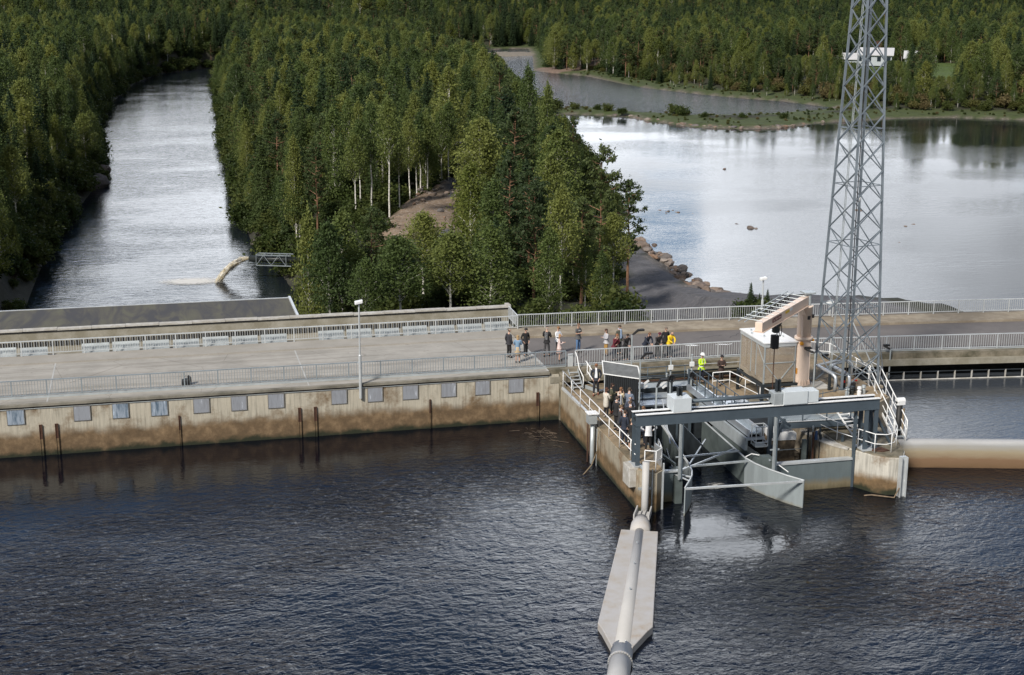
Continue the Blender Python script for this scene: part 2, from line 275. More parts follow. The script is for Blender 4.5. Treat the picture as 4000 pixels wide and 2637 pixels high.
# ------------------------------------------------------------------ mesh helpers
class MB:
    def __init__(s): s.v = []; s.f = []; s.m = []; s.mats = []; s.cur = 0
    def mat(s, name):
        if name not in s.mats: s.mats.append(name)
        s.cur = s.mats.index(name); return s
    def add(s, vs, fs):
        o = len(s.v); s.v += [tuple(p) for p in vs]; s.f += [tuple(i+o for i in f) for f in fs]; s.m += [s.cur]*len(fs); return s
    def box(s, x0, x1, y0, y1, z0, z1):
        return s.add([(x0,y0,z0),(x1,y0,z0),(x1,y1,z0),(x0,y1,z0),(x0,y0,z1),(x1,y0,z1),(x1,y1,z1),(x0,y1,z1)],
                     [(0,3,2,1),(4,5,6,7),(0,1,5,4),(1,2,6,5),(2,3,7,6),(3,0,4,7)])
    def bar(s, a, b, w, h=None, up=(0,0,1)):
        """rectangular bar from a to b"""
        h = w if h is None else h; a = Vector(a); b = Vector(b); d = (b-a).normalized(); u = Vector(up)
        if abs(d.dot(u)) > .98: u = Vector((0,1,0))
        x = d.cross(u).normalized()*w/2; y = x.cross(d).normalized()*h/2
        vs = [a-x-y, a+x-y, a+x+y, a-x+y, b-x-y, b+x-y, b+x+y, b-x+y]
        return s.add(vs, [(0,3,2,1),(4,5,6,7),(0,1,5,4),(1,2,6,5),(2,3,7,6),(3,0,4,7)])
    def tube(s, pts, r, n=8, cap=True):
        pts = [Vector(p) for p in pts]; R = r if isinstance(r, (list, tuple)) else [r]*len(pts); vs = []; fs = []; up = None
        for i, p in enumerate(pts):
            d = (pts[min(i+1, len(pts)-1)]-pts[max(i-1, 0)]).normalized()
            if up is None: up = Vector((0,0,1)) if abs(d.z) < .9 else Vector((1,0,0))
            x = d.cross(up).normalized(); y = x.cross(d).normalized(); up = y
            vs += [p+(x*math.cos(2*math.pi*k/n)+y*math.sin(2*math.pi*k/n))*R[i] for k in range(n)]
        for i in range(len(pts)-1):
            for k in range(n): fs.append((i*n+k, i*n+(k+1) % n, (i+1)*n+(k+1) % n, (i+1)*n+k))
        if cap: fs.append(tuple(range(n-1, -1, -1))); fs.append(tuple(range((len(pts)-1)*n, len(pts)*n)))
        return s.add(vs, fs)
    def prism(s, poly, z0, z1):
        a = sum(poly[i][0]*poly[(i+1) % len(poly)][1]-poly[(i+1) % len(poly)][0]*poly[i][1] for i in range(len(poly)))
        if a < 0: poly = poly[::-1]
        n = len(poly); z0s = z0 if isinstance(z0, list) else [z0]*n; z1s = z1 if isinstance(z1, list) else [z1]*n
        return s.add([(p[0],p[1],z0s[i]) for i, p in enumerate(poly)]+[(p[0],p[1],z1s[i]) for i, p in enumerate(poly)],
                     [tuple(range(n-1,-1,-1)), tuple(range(n,2*n))]+[(i,(i+1)%n,n+(i+1)%n,n+i) for i in range(n)])
    def wallpath(s, path, th, z0, z1):
        """upright plate that follows a path in plan"""
        P = [Vector((p[0], p[1], 0)) for p in path]; L = []; Rr = []
        for i, p in enumerate(P):
            d = (P[min(i+1, len(P)-1)]-P[max(i-1, 0)]).normalized(); nn = Vector((-d.y, d.x, 0))*th/2; L.append(p+nn); Rr.append(p-nn)
        for i in range(len(P)-1):
            s.prism([L[i], L[i+1], Rr[i+1], Rr[i]], z0, z1)
        return s
    def lathe(s, c, prof, n=12):
        vs = []; fs = []
        for r, z in prof: vs += [(c[0]+r*math.cos(2*math.pi*k/n), c[1]+r*math.sin(2*math.pi*k/n), c[2]+z) for k in range(n)]
        for i in range(len(prof)-1):
            for k in range(n): fs.append((i*n+k, i*n+(k+1)%n, (i+1)*n+(k+1)%n, (i+1)*n+k))
        fs.append(tuple(range(n-1,-1,-1))); fs.append(tuple(range((len(prof)-1)*n, len(prof)*n))); return s.add(vs, fs)
    def mesh(s, name):
        me = bpy.data.meshes.new(name); me.from_pydata(s.v, [], s.f)
        for n in s.mats: me.materials.append(MATS[n])
        me.polygons.foreach_set('material_index', s.m); me.update(); return me
    def build(s, name, mat=None, parent=None, smooth=False, bev=0):
        if mat: s.mats = [mat]; s.m = [0]*len(s.f)
        me = s.mesh(name)
        if smooth: me.polygons.foreach_set('use_smooth', [True]*len(me.polygons))
        o = bpy.data.objects.new(name, me); COL.objects.link(o)
        if parent:
            o.parent = parent
            if parent.name in ABS: o.matrix_parent_inverse = Matrix.Translation(-parent.location)
        if bev: b = o.modifiers.new('b', 'BEVEL'); b.width = bev; b.segments = 2; b.limit_method = 'ANGLE'
        return o
ABS = set()
def root(name, base, label, cat, group=None):
    """Empty at the base of a thing whose parts are modelled in scene coordinates"""
    o = empty(name, base); ABS.add(o.name); tag(o, label, cat, group); return o
def empty(name, loc=(0,0,0), rz=0):
    o = bpy.data.objects.new(name, None); COL.objects.link(o); o.location = loc; o.rotation_euler = (0,0,rz); o.empty_display_size = .3; return o
def tag(o, label=None, cat=None, group=None, kind=None):
    if label: o['label'] = label
    if cat: o['category'] = cat
    if group: o['group'] = group
    if kind: o['kind'] = kind
    return o
def inst(name, me, parent=None, loc=(0,0,0), rz=0, sc=1):
    o = bpy.data.objects.new(name, me); COL.objects.link(o); o.location = loc; o.rotation_euler = (0,0,rz)
    o.scale = (sc,)*3 if isinstance(sc, (int, float)) else sc
    if parent: o.parent = parent
    return o
def lerp(a, b, t): return tuple(a[i]+(b[i]-a[i])*t for i in range(len(a)))
def arc(cx, cy, r, a0, a1, n, z=None):
    return [(cx+r*math.cos(rad(a0+(a1-a0)*i/n)), cy+r*math.sin(rad(a0+(a1-a0)*i/n)))+((z,) if z is not None else ()) for i in range(n+1)]

# ================================================================== WATER AND ROAD
def sheet(name, poly, z, mat):
    o = MB().mat(mat).add([(p[0], p[1], z) for p in poly], [tuple(range(len(poly)))]).build(name); tag(o, kind='structure'); return o
sheet('upstream_water', [(-140,-120),(140,-120),(140,3),(-140,3)], 0, 'upstream_water')
WEIR = [(14.0,-11.35),(17.5,-12.25),(21.4,-13.3),(28,-15.3),(40,-19.5)]
sheet('basin_water', [(13.2,-10.6)]+WEIR+[(75,-22),(75,9),(13.2,6)], 1.37, 'basin_water')
def offs(path, d):
    P = [Vector((p[0], p[1], 0)) for p in path]; o = []
    for i, p in enumerate(P):
        t = (P[min(i+1, len(P)-1)]-P[max(i-1, 0)]).normalized(); o.append((p.x-t.y*d, p.y+t.x*d))
    return o
EDGE_L = [(-50,.2),(-.62,.2)]
NEAR = [(-.6,.22),(12,.2),(20.9,-.75),(28.3,-1.7),(62,-6.6)]           # dam edge on the water side, right of the joint
FAR = [(-.6,9.95),(0,9.92),(13,9.25),(30.4,7.57),(62,3.6)]              # downstream railing line
KERB = offs(FAR, -2.05)
def slab(name, near, far, z0, z1, mat, kind='structure'):
    o = MB().mat(mat)
    for i in range(len(near)-1): o.prism([near[i], near[i+1], far[i+1], far[i]], z0, z1)
    o = o.build(name); tag(o, kind=kind); return o
slab('road', [(-50,.2),(-.62,.2)], [(-50,8.25),(-.62,8.05)], 2.45, 2.85, 'road_deck')
tag(MB().box(-50, -.62, 8.20, 8.235, 2.851, 2.875).build('road_kerb_line', 'joint_grey'), kind='structure')
slab('sidewalk', [(-50,8.254),(-.62,8.054)], [(-50,9.95),(-.62,9.95)], 2.45, 2.93, 'deck_concrete')
def strips(name, a, b, z0, z1, mat):
    o = MB().mat(mat); n = len(a)
    for i in range(n-1): o.prism([a[i], a[i+1], b[i+1], b[i]], z0, z1)
    o = o.build(name); tag(o, kind='structure'); return o
# far side points matched to the near side so that the strips line up
def resample(path, xs):
    o = []
    for x in xs:
        for i in range(len(path)-1):
            if path[i][0]-1e-6 <= x <= path[i+1][0]+1e-6:
                t = (x-path[i][0])/(path[i+1][0]-path[i][0]); o.append((x, path[i][1]+(path[i+1][1]-path[i][1])*t)); break
        else: o.append((x, path[0][1] if x < path[0][0] else path[-1][1]))
    return o
XS = [-.58, 6, 12, 16, 21, 28, 36, 46, 61]
nr, kr, fr = resample(NEAR, XS), resample(KERB, XS), resample(FAR, XS)
strips('road_asphalt', [(x, y+.55) for x, y in nr], kr, 2.45, 2.848, 'asphalt')
strips('sidewalk_downstream', [(x, y+.005) for x, y in kr], [(x, y+.35) for x, y in fr], 2.40, 2.99, 'tan_concrete')
jb = MB().mat('joint_grey')
for x in (-27.9, -14.2): jb.box(x-.07, x+.07, .25, 9.9, 2.935, 2.942) if False else jb.box(x-.04, x+.04, .25, 8.2, 2.852, 2.858)
jb.bar((-.60,.25,2.853), (-.60,8.0,2.853), .16, .02)
tag(jb.build('road_joint'), kind='structure')
mk = MB().mat('white_paint')
for a in ([(9.0,4.0),(9.5,4.1),(9.9,3.85),(9.6,3.75),(9.2,3.9)], [(10.9,3.8),(11.3,3.9),(11.7,3.72),(12.0,3.82),(12.0,3.72),(11.6,3.6)]): mk.prism(a, 2.853, 2.857)
for a in ((13.2,13.26,3.9,4.8),(13.6,13.66,3.9,4.8),(13.26,13.6,4.32,4.4)): mk.box(a[0], a[1], a[2], a[3], 2.853, 2.857)
tag(mk.build('road_markings'), kind='structure')

ck = MB().mat('black'); rc = random.Random(4)
for a, b in (((10.6,5.6),(12.2,6.0)),((12.4,5.2),(13.4,6.1)),((13.2,4.7),(13.9,4.6)),((15.6,5.2),(15.9,6.4)),((5.5,4.2),(6.8,4.6)),((2.0,2.6),(2.9,3.9)),((18.5,3.2),(20.5,3.6)),((24,2.4),(25.2,3.3))):
    p = a
    for k in range(1, 7): q = lerp(a, b, k/6); q = (q[0]+rc.uniform(-.08,.08), q[1]+rc.uniform(-.1,.1)); ck.bar((*p,2.8505),(*q,2.8505),.035,.004); p = q
tag(ck.build('road_cracks'), kind='structure')

# ================================================================== CONCRETE DAM AND POWERHOUSE
R = root('dam_wall', (-24, 0, -3), 'long pale concrete dam wall with grey square hatch covers above brown waterline stains', 'dam wall')
MB().box(-50, -.05, 0, .9, -3, 2.64).build('wall', 'dam_concrete', R)
MB().box(-50, -.62, -.10, .195, 2.72, 2.853).box(-50, -.62, .195, 1.3, 2.30, 2.44).build('ledge', 'ledge_concrete', R)
MB().box(-50, -.64, -.05, .19, 2.644, 2.716).build('shadow_strip', 'dark_rubber', R)  # black strip puts the shadow gap below the ledge into colour
MB().tube([(-50,-.03,2.60),(-.7,-.03,2.60)], .018, 6).build('cable_pipe', 'galv', R)
def hatch(mat):
    m = MB().mat(mat).box(-.42, .42, -.05, .03, -.40, .40).mat('hatch_edge').box(-.44, .44, -.035, .02, -.43, -.402).box(-.44, -.422, -.06, .02, -.40, .40).box(.422, .44, -.06, .02, -.40, .40).box(-.44, .44, -.07, .02, .402, .42)
    for i in range(5):
        for zz in (-.36, .36): m.box(-.36+.18*i-.008, -.36+.18*i+.008, -.06, -.051, zz-.008, zz+.008)
    return m.mesh('hatch_cover')
hm, hb = hatch('hatch_grey'), hatch('hatch_blue')
for k, x in enumerate((-29.5, -26.17, -24.21, -22.21, -20.01, -18.02, -16.03, -12.6, -10.61, -8.64, -6.47, -4.53, -2.59, -31.8, -33.9)):
    o = inst('hatch_cover', hb if k in (0, 2, 3) else hm, R, (x+24, 0, 2.19+3)); o.scale = (1-.02*(k % 3), 1, 1)
ch = MB().mat('rust').box(-.08, .08, -.05, -.0, .9, 1.70).box(-.08, -.05, -.08, -.05, .9, 1.70).box(.05, .08, -.08, -.05, .9, 1.70).mat('dam_concrete').box(-.078, .078, -.05, -.0, -2.2, .9).box(-.078, -.05, -.08, -.05, -2.2, .9).box(.05, .078, -.08, -.05, -2.2, .9).mesh('steel_channel')
for x, w in ((-28.3,1),(-27.5,1),(-21.2,.55),(-14.78,1),(-13.92,1),(-7.53,.5),(-1.31,1)):
    inst('steel_channel', ch, R, (x+24, 0, 3), sc=(w, 1, 1))

R = root('right_dam_face', (20, 0, 1), 'stained concrete edge beam of the bridge deck above the works and the grey pool', 'bridge deck')
R.name = 'bridge_deck'; ABS.add('bridge_deck')
f = MB()
for i in range(len(nr)-1):
    a, b = nr[i], nr[i+1]
    f.prism([(a[0], a[1]+.0), (b[0], b[1]+.0), (b[0], b[1]+.545), (a[0], a[1]+.545)], 2.55, 2.90)
f.build('edge_beam', 'mossy_concrete', R)
f = MB()
for i in range(len(nr)-1):
    a, b = nr[i], nr[i+1]
    f.prism([(a[0], a[1]-.25), (b[0], b[1]-.25), (b[0], b[1]+.1), (a[0], a[1]+.1)], 2.18, 2.545)
f.build('girder', 'wall_concrete', R)
f = MB()
for i in range(len(nr)-1):
    a, b = nr[i], nr[i+1]
    f.prism([(a[0], a[1]+3.2), (b[0], b[1]+3.2), (b[0], b[1]+3.6), (a[0], a[1]+3.6)], -3, 2.44)
f.build('back_wall', 'mossy_concrete', R)
# guard rail in the water under the deck
R = root('debris_guard', (25, -1, 1.3), 'low white posts with thin rails along the water under the bridge deck', 'guard rail')
a = resample(NEAR, [13.6+1.05*i for i in range(30)]); pm = MB().box(-.035, .035, -.035, .035, 0, .52).mesh('post'); pm.materials.append(MATS['white_concrete'])
for p in a: inst('post', pm, R, (p[0]-25, p[1]-.50+1, 1.36-1.3))
MB().tube([(p[0], p[1]-.50, 1.86) for p in a], .03, 6).tube([(p[0], p[1]-.47, 1.66) for p in a], .014, 5).build('top_rail', 'steel_dark', R)
MB().tube([(p[0], p[1]-.56, 1.385) for p in a], .045, 6).build('float_line', 'white_concrete', R)
# powerhouse behind the road
R = root('turbine_hall', (-30, 15, -8), 'turbine hall behind the dam road with flat grey felt roof and pale concrete wall', 'building')
MB().box(-52, .12, 12.85, 13.1, 2.0, 3.62).build('parapet_wall', 'wall_concrete', R)
MB().box(-52, .14, 12.80, 13.16, 3.62, 3.70).build('flashing', 'dark_rubber', R)
f = MB()
for i in range(26): f.box(-52+2*i+.01, -52+2*i+1.99, 12.74, 13.22, 3.702+.012*(i % 3), 3.80+.012*(i % 3))
f.box(-.02, .26, 12.7, 13.35, 3.72, 3.90); f.build('coping', 'white_concrete', R)
MB().box(-52, -13.55, 13.23, 18.75, 3.2, 3.705).build('roof', 'roof_felt', R)
MB().box(-13.55, -13.40, 13.23, 18.85, 3.2, 3.83).box(-52, -13.55, 18.752, 18.85, 3.2, 3.75).build('roof_edge', 'galv_pale', R)
MB().box(-51.9, -13.5, 13.3, 18.6, -10, 3.19).build('wall', 'wall_concrete', R)
f = MB()
for i in range(172): f.box(-51.9+.3*i, -51.9+.3*i+.21, 12.80, 12.87, 2.74, 3.04)
f.build('vent_grille', 'black', R)
tag(MB().box(-52, .1, 9.96, 12.84, 2.2, 2.70).build('gutter_floor', 'wall_concrete'), kind='structure')
tag(MB().box(-.6, -.1, .9, 12.8, -8, 2.43).box(-52, -.1, .92, 12.8, -8, 2.19).build('dam_core', 'wall_concrete'), 'hidden grey concrete core under the dam road', 'dam core', kind='structure')
# sloping cover panels between railing and wall
pm = MB().box(0, 1.55, 0, .03, 0, .78)
pm.box(0, .03, .03, .10, 0, .78).box(1.52, 1.55, .03, .10, 0, .78); pme = pm.mesh('cover_panel'); pme.materials.append(MATS['galv'])
rnd = random.Random(3)
for i in range(25):
    x = -44+1.75*i
    if i in (9, 17): continue
    o = inst('cover_panel', pme, None, (x, 10.06+rnd.uniform(0, .08), 2.71)); o.rotation_euler = (rad(-38+rnd.uniform(-8, 6)), 0, rad(rnd.uniform(-1, 1)))
    tag(o, 'grey sheet metal panel leaning in the gutter behind the road railing', 'cover panel', 'sheet metal panels leaning behind the road railing')
# wedge of deck corner, crumbling
R = root('corner_pillar', (-.2, -.1, -3), 'crumbling concrete pillar with dark gap at the corner of dam wall and pier', 'pillar')
MB().prism([(-.04,.0),(-.02,-.22),(.28,-.26),(.42,.02),(.40,.6),(-.04,.6)], -3, [2.2,2.1,2.3,2.4,2.4,2.3]).build('pillar', 'mossy_concrete', R)
MB().prism([(.0,.05),(.1,-.35),(.75,-.30),(1.2,-.05),(1.2,.2),(.0,.2)], 2.25, [2.72,2.62,2.74,2.70,2.80,2.8]).build('cap', 'mossy_concrete', R, bev=.04)

# ================================================================== RAILINGS
def railing(name, path, z, h, label, group=None, step=1.77, bal=.15, plate=True, ends=True, mat='galv_pale'):
    R = root(name, (path[0][0], path[0][1], z), label, 'railing', group); b = Vector(R.location)
    pst = MB().box(-.035, .035, -.03, .03, -.22 if plate else -.1, h-.03).box(-.05, .05, -.05, .05, -.24, -.18).mesh('post'); pst.materials.append(MATS[mat])
    rt, rb = MB(), MB(); P = [Vector(p) for p in path]
    tot = 0; pts = [Vector((P[0].x, P[0].y))]
    L = sum((P[i+1]-P[i]).length for i in range(len(P)-1)); n = max(1, round(L/step)); s = L/n
    def at(d):
        for i in range(len(P)-1):
            l = (P[i+1]-P[i]).length
            if d <= l+1e-6: return P[i]+(P[i+1]-P[i])*(d/l), (P[i+1]-P[i]).normalized()
            d -= l
        return P[-1], (P[-1]-P[-2]).normalized()
    prev = None
    nb = max(2, round(s/bal)); pan = MB()
    for j in range(1, nb): pan.box(s*j/nb-.011, s*j/nb+.011, -.010, .010, .13, h-.05)
    pan.box(.03, s-.03, -.02, .02, .09, .13); pan = pan.mesh('baluster_panel'); pan.materials.append(MATS[mat])
    for i in range(n+1):
        p, d = at(i*s); a = math.atan2(d.y, d.x)
        if ends or 0 < i < n: inst('post', pst, R, (p.x-b.x, p.y-b.y, 0), a)
        if prev is not None:
            dd = p-prev; inst('baluster_panel', pan, R, (prev.x-b.x, prev.y-b.y, 0), math.atan2(dd.y, dd.x))
            rt.bar((prev.x, prev.y, z+h), (p.x, p.y, z+h), .06, .055)
            if plate: rb.bar((prev.x, prev.y-.04, z-.02), (p.x, p.y-.04, z-.02), .02, .16)
        prev = p
    rt.build('top_rail', mat, R)
    if plate: rb.build('kick_plate', 'galv', R)
    return R
railing('road_railing', [(-49.3,1.28),(-16.3,1.02),(.55,.78)], 2.90, .92, 'near steel railing of the pale concrete road above the hatch covers', plate=True, mat='galv_dull')
railing('road_railing', [(-49.2,9.88),(.0,9.88)], 2.98, .84, 'far steel railing of the pale concrete road before the turbine hall wall', plate=False)
railing('road_railing', [(.02,9.92),(13,9.25),(30.4,7.57),(61,3.7)], 3.02, .86, 'far steel railing of the dark asphalt road in front of the trees and lake', plate=False)
railing('road_railing', [(1.12,.78),(9.9,.72),(12.3,.66),(21,-.25),(28.2,-1.15),(60,-5.8)], 2.90, .92, 'steel railing above the gate works that visitors lean on')
railing('cross_railing', [(.1,12.9),(.02,9.98)], 2.98, .84, 'short steel railing across the road end of the turbine hall gutter', plate=False)
o = MB().mat('galv_pale').box(.66, .98, .70, .74, 2.72, 3.66).box(.66, .98, .66, .70, 3.60, 3.66).build('small_gate', bev=.01); tag(o, 'pale steel gate panel at the opening between the two near railings', 'gate')

# ================================================================== LAMP POSTS
def lamp(x, y, zb, zt, label, bracket):
    R = root('street_lamp', (x, y, zb), label, 'street lamp')
    MB().tube([(x, y, zb), (x, y, zb+(zt-zb)*.45), (x, y, zb+(zt-zb)*.46), (x, y, zt-.08)], [.085, .085, .05, .045], 10).build('pole', 'galv_pale', R)
    MB().mat('lamp_white').prism([(x-.22,y-.16),(x+.20,y-.16),(x+.20,y+.16),(x-.22,y+.16)], [zt-.12, zt-.04, zt-.04, zt-.12], [zt+.05, zt+.13, zt+.13, zt+.05]).build('lamp_head', None, R, bev=.03)
    if bracket:
        MB().box(x-.16, x+.16, y+.02, y+.16, zb+.55, zb+.62).box(x-.12, x+.12, y-.02, y+.14, zb+2.0, zb+2.05).build('bracket', 'galv', R)
lamp(-11.42, -.13, 2.05, 7.47, 'tall grey street lamp bolted to the dam wall between hatch covers', True)
lamp(16.55, 9.75, 2.9, 5.50, 'street lamp on the far railing beside the small dark spruces', False)
lamp(21.0, 8.9, 2.9, 3.9, 'short dark lamp on the far railing behind the lattice mast', False)
def floodpole(x, y, zb, zt, dx, dy, label):
    R = root('floodlight_pole', (x, y, zb), label, 'floodlight pole', 'thin poles with black floodlight arms at the gate works')
    MB().tube([(x, y, zb), (x, y, zt)], .045, 8).build('pole', 'galv', R)
    MB().tube([(x, y, zt), (x+dx*.16, y+dy*.16, zt+.05), (x+dx*.52, y+dy*.52, zt+.22)], [.04, .065, .075], 8).box(x+dx*.5, x+dx*.5+.36, y+dy*.5-.1, y+dy*.5+.12, zt+.16, zt+.27).build('floodlight', 'black', R, bev=.02)
floodpole(3.92, -1.0, 2.0, 5.02, .8, .3, 'thin pole with black floodlight behind the black shed roof')
floodpole(2.36, -7.0, 1.6, 5.25, .8, .6, 'thin pole with black floodlight in front of the man in grey blazer')
floodpole(.98, -13.4, 2.0, 5.60, .7, .9, 'thin pole with black floodlight rising behind the gantry beam near its box')
floodpole(12.2, -7.2, 3.0, 5.05, -.9, .7, 'thin pole with black floodlight against the foot of the peach crane column')
floodpole(20.2, -.85, 1.4, 3.2, -.7, .4, 'thin pole with black floodlight at the pool by the bridge deck')
floodpole(14.4, -4.6, 3.0, 3.9, -.7, .5, 'short pole with black floodlight inside the foot of the mast')
# bag on the road
R = root('camera_bag', (-20.7, 1.95, 2.85), 'black bag standing open on the pale road behind the near railing', 'bag')
MB().prism([(-20.98,1.8),(-20.45,1.8),(-20.50,2.12),(-20.95,2.12)], 2.855, [3.12,3.20,3.24,3.14]).build('body', 'black', R, bev=.05)
MB().prism([(-20.62,1.86),(-20.42,1.86),(-20.44,2.05),(-20.60,2.05)], 3.0, [3.36,3.24,3.26,3.38]).tube([(-20.9,1.95,3.1),(-20.72,1.95,3.36),(-20.5,1.95,3.2)], .015, 5).build('flap', 'dark_rubber', R, bev=.03)

# ================================================================== GATE WORKS: PIERS AND PLATFORM
R = root('concrete_pier', (.6, -7, -3), 'long concrete pier with brown waterline stains where the visitors stand in a crowd', 'pier')
MB().prism([(0,-.02),(-.34,-14.7),(-.1,-15.15),(.45,-15.3),(.90,-14.9),(1.55,-12),(1.75,-6.3),(3.3,-5.6),(3.3,-.02)], -3, 1.94).build('wall', 'pier_concrete', R)
MB().prism([(.06,-.05),(-.26,-14.6),(.43,-15.2),(.84,-14.86),(1.5,-12),(1.7,-6.3),(3.25,-5.55),(3.25,-.05)], 1.943, 2.0).build('deck', 'yard_concrete', R)
MB().box(-.03, .10, -7.0, -.45, 1.90, 2.07).build('edge_beam', 'galv_pale', R, bev=.02)
MB().box(.80, .90, -15.0, -14.2, -.5, 1.9).box(.86, .93, -14.96, -14.90, -.8, 2.3).build('steel_channel', 'galv_pale', R)
MB().box(-.21, -.17, -6.6, -6.5, -.5, 1.5).build('stain_pipe', 'rust', R)
R = root('valve_yard', (7, -1.2, 1), 'tan concrete yard behind the catwalk where the two workers stand', 'platform')
MB().prism([(3.31,.18),(3.31,-2.75),(7.4,-2.75),(7.6,-4.3),(10.88,-4.3),(10.88,.18)], .6, 1.95).build('base', 'wall_concrete', R)
MB().prism([(3.35,.15),(3.35,-2.7),(7.5,-2.7),(7.65,-4.25),(10.85,-4.25),(10.85,.15)], 1.953, 2.0).build('deck', 'yard_concrete', R)
R = root('mast_block', (13.5, -6, -2), 'tall tan concrete block carrying the peach crane and the lattice mast', 'concrete block')
MB().prism([(10.9,-10.4),(13.9,-10.6),(15.7,-9.2),(15.9,-1.2),(13.5,.2),(10.9,.2)], -2, 2.94).build('block', 'tan_concrete', R)
MB().prism([(10.95,-10.3),(13.85,-10.5),(15.6,-9.1),(15.8,-1.3),(13.5,.15),(10.95,.15)], 2.943, 3.0).build('deck', 'yard_concrete', R)
R = root('pier_nose', (12.5, -14, -3), 'rounded pier nose with flaking white concrete and rusty stains under the curved railing', 'pier')
MB().prism([(11.24,-14.12),(11.75,-15.15),(12.3,-15.62),(12.98,-15.8),(13.55,-14.9),(14.15,-13),(14.2,-11.2),(13.4,-10.65),(10.9,-10.42),(10.9,-13.2)], -3, 1.90).build('wall', 'nose_concrete', R, bev=.03)
MB().prism([(11.3,-14.1),(11.8,-15.05),(12.3,-15.5),(12.95,-15.7),(13.5,-14.85),(14.1,-13),(14.15,-11.2),(13.4,-10.7),(10.95,-10.45),(10.95,-13.2)], 1.903, 1.97).build('deck', 'mossy_concrete', R)
MB().prism([(11.9,-14.6),(12.3,-14.9),(12.75,-14.8),(12.6,-14.3),(12.2,-14.2)], 1.975, 2.02).build('rust_plate', 'rust', R)
MB().box(12.72, 13.06, -15.98, -15.82, -1, 2.05).box(12.72, 12.76, -16.14, -15.98, -1, 2.05).box(13.02, 13.06, -16.14, -15.98, -1, 2.05).build('steel_channel', 'galv_pale', R)
R = root('weir_wall', (25, -14.5, -2), 'rounded concrete weir wall holding back the grey pool, white rim and brown foot', 'weir')
pr = [(-.42,-2),(-.42,1.20),(-.39,1.32),(-.30,1.40),(-.12,1.435),(.22,1.40),(.34,1.2),(.34,-2)]
f = MB(); A = [offs(WEIR, -d) for d, z in pr]
def weir(mb):
    wp = []; n = 6
    for i in range(len(WEIR)-1):
        for k in range(n): wp.append(lerp(WEIR[i], WEIR[i+1], k/n))
    wp.append(WEIR[-1]); wp.append((75, -31)); cols = [offs(wp, d) for d, z in pr]; vs = []; fs = []
    for j in range(len(wp)): vs += [(cols[k][j][0], cols[k][j][1], pr[k][1]) for k in range(len(pr))]
    m = len(pr)
    for j in range(len(wp)-1):
        for k in range(m-1): fs.append((j*m+k, j*m+k+1, (j+1)*m+k+1, (j+1)*m+k))
    fs.append(tuple(range(m))); mb.add(vs, fs)
weir(f); f.build('wall', 'weir_concrete', R, smooth=True)
# ---- things on the left pier
o = MB().box(-.68, -.20, -14.55, -13.55, 1.05, 2.05).build('concrete_pad', 'white_concrete', None, bev=.04); tag(o, 'pale concrete pad bracketed to the pier under the gantry legs', 'concrete pad')
R = root('level_gauge', (-.5, -7.75, -1), 'grey gauge box with white lid on a vertical pipe down the pier side', 'gauge')
MB().tube([(-.42,-7.75,-1),(-.42,-7.75,2.2)], .12, 12).build('pipe', 'galv', R, True)
MB().box(-.70, -.26, -8.0, -7.5, 2.2, 2.72).build('box', 'galv', R); MB().box(-.76, -.18, -8.06, -7.44, 2.72, 2.77).build('lid', 'white_paint', R)
MB().tube([(-.60,-7.5,2.3),(-.60,-7.5,-.8)], .035, 6).build('conduit', 'rust', R)
o = MB().tube([(-.1,-8.35,1.96),(-.26,-8.4,1.9),(-.42,-8.6,1.5),(-.45,-8.7,1.0),(-.5,-8.5,.6),(-.8,-8.9,.3),(-1.3,-9.3,.02),(-1.8,-9.6,-.2)], .028, 7).build('hose', 'hose'); tag(o, 'light brown hose hanging from the pier into the water', 'hose')
o = MB().tube([(-.31,-8.2,2.0),(-.33,-8.2,.3),(-.33,-8.2,-.5)], .02, 6).build('cable', 'galv'); tag(o, 'thin cable pipe down the pier side beside the gauge', 'cable')
def handrail(name, pts, posts, label, mat='white_paint', h=1.0, mid=.5, r=.026, group=None):
    """pipe railing: pts = foot line"""
    R = root(name, pts[0], label, 'railing', group); T = [(p[0], p[1], p[2]+h) for p in pts]
    MB().tube(T, r, 7).build('top_rail', mat, R, True)
    if mid: MB().tube([(p[0], p[1], p[2]+mid) for p in pts], r*.85, 7).build('mid_rail', mat, R, True)
    for p in posts: MB().tube([p, (p[0], p[1], p[2]+h)], r*.9, 7).build('post', mat, R, True)
    return R
def along(a, b, n): return [lerp(a, b, i/(n-1)) for i in range(n)]
handrail('pipe_railing', [(.02,-.5,2),(-.20,-14.2,2)], along((.02,-.6,2), (-.18,-13.2,2), 8), 'long white pipe railing along the pier edge in front of the crowd')
handrail('pipe_railing', [(-.05,-14.9,2),(.42,-15.15,2),(.85,-14.75,2),(1.15,-13.4,2)], [(-.05,-14.9,2),(.42,-15.15,2),(.85,-14.75,2),(1.0,-14.1,2),(1.15,-13.4,2)], 'white pipe railing round the tip of the pier beside the man in white shirt')
o = MB().box(.90, .93, -14.6, -13.5, 1.9, 2.9).build('side_panel', 'galv_bright'); tag(o, 'bright sheet metal panel on the tip of the pier behind the standpipe', 'panel')
R = root('step_ladder', (.8, -.6, 2), 'grey metal steps from the road gap down to the crowded pier', 'steps')
MB().bar((.52,.15,2.85),(.52,-1.0,2.02),.04,.16).bar((1.08,.15,2.85),(1.08,-1.0,2.02),.04,.16).build('stringers', 'galv', R)
for k in range(5): MB().box(.54, 1.06, -.92+.22*k-.08, -.92+.22*k+.08, 2.12+.155*k, 2.145+.155*k).build('tread', 'galv_pale', R)
MB().tube([(1.12,.72,3.75),(1.16,.5,3.5),(1.16,.1,2.95),(1.16,-.75,2.65),(1.16,-.8,2.0)], .03, 7).build('handrail', 'white_paint', R, True)
R = root('bent_railing', (1.9, -.8, 2), 'white bent handrail and folded metal tray beside the black shed', 'railing')
